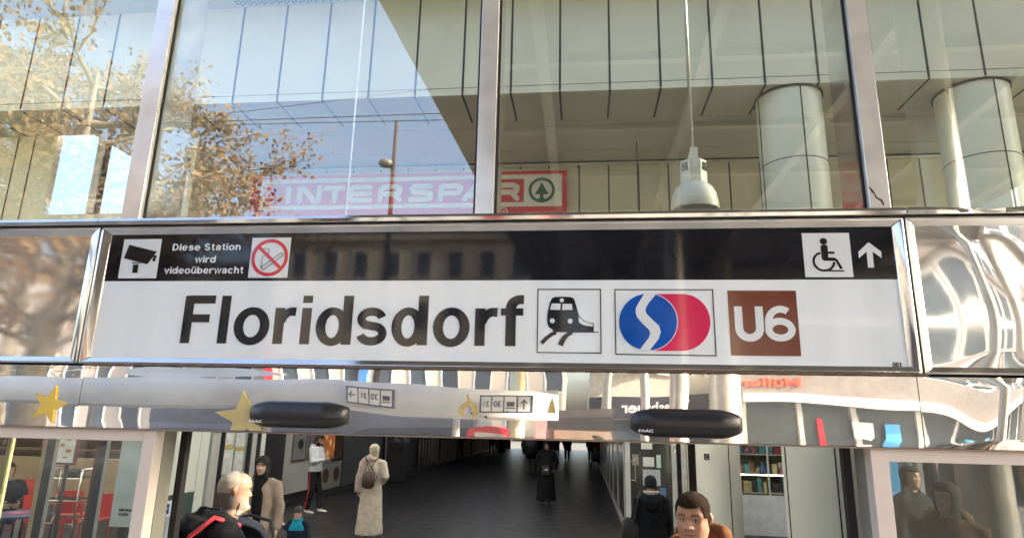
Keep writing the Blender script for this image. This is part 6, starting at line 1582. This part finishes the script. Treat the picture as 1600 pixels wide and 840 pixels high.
dark(871, 706, 1.7, R(170), 'dark figure left of the bright far exit'); dark(886, 719, 1.78, R(180), 'dark figure in front of the bright far exit')
dark(843, 712, 1.2, R(180), 'small dark figure just left of the robed woman')
dark(923, 721, 1.7, R(180), 'dark figure with a pushchair by the partition, left one', col=(.02, .018, .02)); dark(938, 728, 1.68, R(175), 'dark figure with red top by the partition, right one', col=(.10, .012, .012))
q = PT(932, 730, Z=0); pc_ = thing('far_pushchair', (q.x, q.y - .6, .008), 'dark pushchair far down the passage beside the two figures at the partition', 'pushchair')
b = BM(); tube(b, [(0, .2, .35), (0, 0, .45), (0, -.25, .8)], [(.2, .08), (.22, .2), (.2, .1)], 12, ref=(0, 1, 0)); finish('seat_pod', b, NV, pc_, smooth=True)
b = BM(); tube(b, [(-.2, 0, .4), (-.2, .5, 1.0), (.2, .5, 1.0), (.2, 0, .4)], .015, 6); finish('handle', b, RUBBER, pc_)
for sg_ in (-1, 1):
    for yy in (-.3, .3): b = BM(); tube(b, [(sg_ * .24, yy, .12), (sg_ * .27, yy, .12)], .12, 14); finish('wheel', b, RUBBER, pc_)
# 9. person in black at the shop door
L9 = 'person in black cap and black coat facing the shop door, shoulder bag at the left'
q = PT(1019, 745, Y=7.0); H9 = q.z
p9, J, k, xf = person((PT(1018, 800, Y=6.6).x, 6.6, .008), R(186), 1.47, L9, SK2, detail=.6, head_yaw=R(-8))
shell('knitted_hat', p9, xf, k, mat('hat_black', (.012, .012, .015), .9, var=.3, bump=.6, bscale=160), lambda a, z: z > .05 + .10 * gs(a, .9), .020, z0=-.02, rough=.003)
cloth('coat', p9, (.014, .014, .016), [trunkp(J, k, 1.32, .5 * k, (.24, .19)), sleeve(J, 'l', k, 1.3), sleeve(J, 'r', k, 1.3), ([J['neck'] + Vector((0, .10, .02)) * k, J['neck'] + Vector((0, .16, -.08)) * k, J['chest'] + Vector((0, .16, .0)) * k], [(.13 * k, .05 * k), (.16 * k, .06 * k), (.10 * k, .03 * k)])], vox=.016, fold=.016, rough=.75)
b = BM(); pts = [J['neck'] + Vector((.09 * math.sin(R(a)) * 1.0, .02 + .085 * math.cos(R(a)), .055)) * 1.0 for a in range(-100, 101, 20)]; tube(b, pts, [(.012, .018)] * len(pts), 8, ref=(0, 0, 1)); finish('pale_collar', b, mat('fleece_cream', (.6, .54, .46), .9, bump=.6), p9, smooth=True)
sbg = thing('shoulder_bag', local(p9, Vector((.30, .02, .98)) * k), 'black shoulder bag hanging at the left side of the person at the shop door', 'bag', None, p9.rotation_euler.z)
b = BM(); tube(b, [(0, 0, -.20), (0, 0, -.17), (0, 0, .10), (0, 0, .14)], [(.04, .10), (.06, .15), (.05, .13), (.02, .08)], 14, ref=(1, 0, 0)); finish('bag', b, mat('bag_leather', (.02, .02, .022), .4), sbg, smooth=True)
b = BM(); tube(b, [(0, -.09, .12), (-.07, -.06, .38), (-.12, 0, .50), (-.07, .07, .38), (0, .09, .12)], .009, 6); finish('strap', b, mat('bag_leather', (0, 0, 0)), sbg)
trousers(p9, J, k, (.02, .02, .025)); shoes(p9, J, k, DKG)
# 10. young man in the doorway
L10 = 'young man with short dark brown hair in a rust brown jacket facing the viewer'
q = PT(1081, 767, Y=1.15)
H10 = q.z - .012
p10, J, k, xf = person((q.x + .005, 1.15, .008), R(-17), H10, L10, (.47, .26, .175), head_yaw=R(-6), head_pitch=R(3), detail=2.2, head_kw=dict(brow=(.10, .055, .035), lips=(.50, .22, .18), stubble=.10, eye=(.06, .04, .03)))
HB = mat('hair_dark_brown', (.034, .020, .013), 1.0, var=.45, scale=170, stretch=(1, 1, .35), bump=.6, bscale=500, spec=.08)
hl = lambda a, z: z > .178 - .010 * math.cos(a * 2.0) * (abs(a) < .8) - .055 * max(0, min(1, (abs(a) - .78) / .22)) - .05 * max(0, min(1, (abs(a) - 1.25) / .3)) - .05 * max(0, min(1, (abs(a) - 1.8) / .4)) + .002 * math.sin(a * 37)
shell('hair', p10, xf, k, HB, hl, lambda a, z: .002 + .007 * max(0, min(1, (z - .15) / .05)), z0=.0, rough=.0009, na=220, nz=170)
cloth('jacket', p10, (.22, .085, .035), [trunkp(J, k, 1.15), sleeve(J, 'l', k, 1.1), sleeve(J, 'r', k, 1.1),
   ([J['neck'] + Vector((-.055, .09, .075)) * k, J['neck'] + Vector((-.10, .02, .05)) * k, J['neck'] + Vector((-.07, -.08, -.03)) * k], [.034 * k, .036 * k, .03 * k]),
   ([J['neck'] + Vector((.055, .09, .075)) * k, J['neck'] + Vector((.10, .02, .05)) * k, J['neck'] + Vector((.07, -.08, -.03)) * k], [.034 * k, .036 * k, .03 * k]),
   ([J['neck'] + Vector((-.10, .09, .085)) * k, J['neck'] + Vector((0, .14, .11)) * k, J['neck'] + Vector((.12, .09, .10)) * k, J['neck'] + Vector((.155, .0, .03)) * k], [.03 * k, .045 * k, .045 * k, .04 * k]),
   ([J['neck'] + Vector((-.08, .09, .05)) * k, J['neck'] + Vector((0, .115, .06)) * k, J['neck'] + Vector((.08, .09, .05)) * k], [.038 * k, .042 * k, .038 * k])], vox=.010, fold=.006, fscale=.05)
trousers(p10, J, k, (.03, .035, .05)); shoes(p10, J, k, DKG)
# 11. seated cafe guest at the left edge
L11 = 'seated cafe guest in a dark quilted jacket behind the left glass pane'
q = PT(12, 738, Y=7.3)
p11, J, k, xf = person((q.x, 7.3, .008 - .39), R(60), 1.72, L11, (.40, .25, .18), detail=.6, legs={'l': ((-.12, -.45, .90), (-.12, -.45, .50)), 'r': ((.12, -.45, .90), (.12, -.45, .50))}, arms={'l': ((-.26, -.12, 1.16), (-.12, -.36, 1.14)), 'r': ((.26, -.12, 1.16), (.12, -.36, 1.14))})
shell('hair', p11, xf, k, mat('hair_black', (0, 0, 0)), lambda a, z: z > .16 or abs(a) > 1.2 and z > .0, .014, rough=.003)
cloth('quilted_jacket', p11, (.03, .035, .05), [trunkp(J, k, 1.3), sleeve(J, 'l', k, 1.35), sleeve(J, 'r', k, 1.35)], vox=.018, fold=.025, fscale=.06, rough=.45)
cloth('trousers', p11, (.03, .03, .04), [([Vector((0, .02, .93)) * k, Vector((0, -.03, .86)) * k], [(.17 * k, .14 * k), (.17 * k, .12 * k)])] + [([Vector((sg_ * .09, 0, .90)) * k, Vector((sg_ * .12, -.45, .90)) * k, Vector((sg_ * .12, -.45, .50)) * k], [.095 * k, .075 * k, .06 * k]) for sg_ in (-1, 1)], vox=.02, fold=.01)
shoes(p11, J, k, DKG)
# 12. passers-by on the plaza, seen mirrored in the right pane
L12 = 'dark haired woman in fur hooded coat on the plaza, mirrored in the right pane'
q = PT(1478, 760, Y=3.6)
p12, J, k, xf = person((q.x, -3.6, .004), R(200), q.z + .02, L12, (.60, .40, .30), detail=.9, head_yaw=R(40))
shell('hair', p12, xf, k, mat('hair_black', (0, 0, 0)), lambda a, z: z > .165 or abs(a) > 1.0 and z > -.09, .022, z0=-.09, rough=.004)
cloth('coat', p12, (.10, .065, .04), [trunkp(J, k, 1.25, .6 * k, (.22, .17)), sleeve(J, 'l', k, 1.2), sleeve(J, 'r', k, 1.2)], vox=.016, fold=.012)
cloth('fur_hood', p12, (.30, .21, .12), [([J['neck'] + Vector((-.14, .02, .0)) * k, J['neck'] + Vector((-.10, .12, .02)) * k, J['neck'] + Vector((.10, .12, .02)) * k, J['neck'] + Vector((.14, .02, .0)) * k], [.05 * k, .07 * k, .07 * k, .05 * k])], vox=.012, fold=.02, fscale=.02)
trousers(p12, J, k, (.03, .03, .04)); shoes(p12, J, k, DKG)

# 13. pedestrians on the plaza, mirrored in the steel band
for x, y, rz, H, lab, top, leg in ((6.9, -14.5, R(100), 1.70, 'pedestrian in dark red coat in front of the drugstore', (.18, .02, .03), (.02, .02, .03)),
        (8.3, -13.2, R(-80), 1.76, 'pedestrian in bright blue jacket in front of the drugstore', (.03, .22, .55), (.03, .03, .05)),
        (5.6, -15.6, R(60), 1.66, 'pedestrian in grey coat by the thick steel column', (.20, .20, .21), (.03, .03, .03)),
        (.3, -8.2, R(-100), 1.72, 'pedestrian in orange jacket near the dark kiosk', (.55, .14, .03), (.03, .03, .05)),
        (-3.9, -6.3, R(90), 1.78, 'pedestrian in black coat by the tram shelter', (.02, .02, .022), (.02, .02, .025)),
        (3.6, -5.6, R(150), 1.74, 'pedestrian in dark parka at the right of the plaza', (.03, .035, .04), (.02, .02, .03))):
    p, J, k, xf = person((x, y, .004), rz, H, lab, SK2, detail=.4, legs={'l': ((-.09, -.12, .5), (-.09, -.22, .10)), 'r': ((.09, .04, .5), (.09, .20, .12))})
    cloth('coat', p, top, [trunkp(J, k, 1.2, .62 * k, (.20, .15)), sleeve(J, 'l', k, 1.15), sleeve(J, 'r', k, 1.15)], vox=.025, fold=.015)
    trousers(p, J, k, leg, 1.0, .0); shoes(p, J, k, DKG)
    shell('hair', p, xf, k, mat('hair_black', (0, 0, 0)), lambda a, z: z > .16 or abs(a) > 1.3 and z > .02, .014, na=40, nz=30)
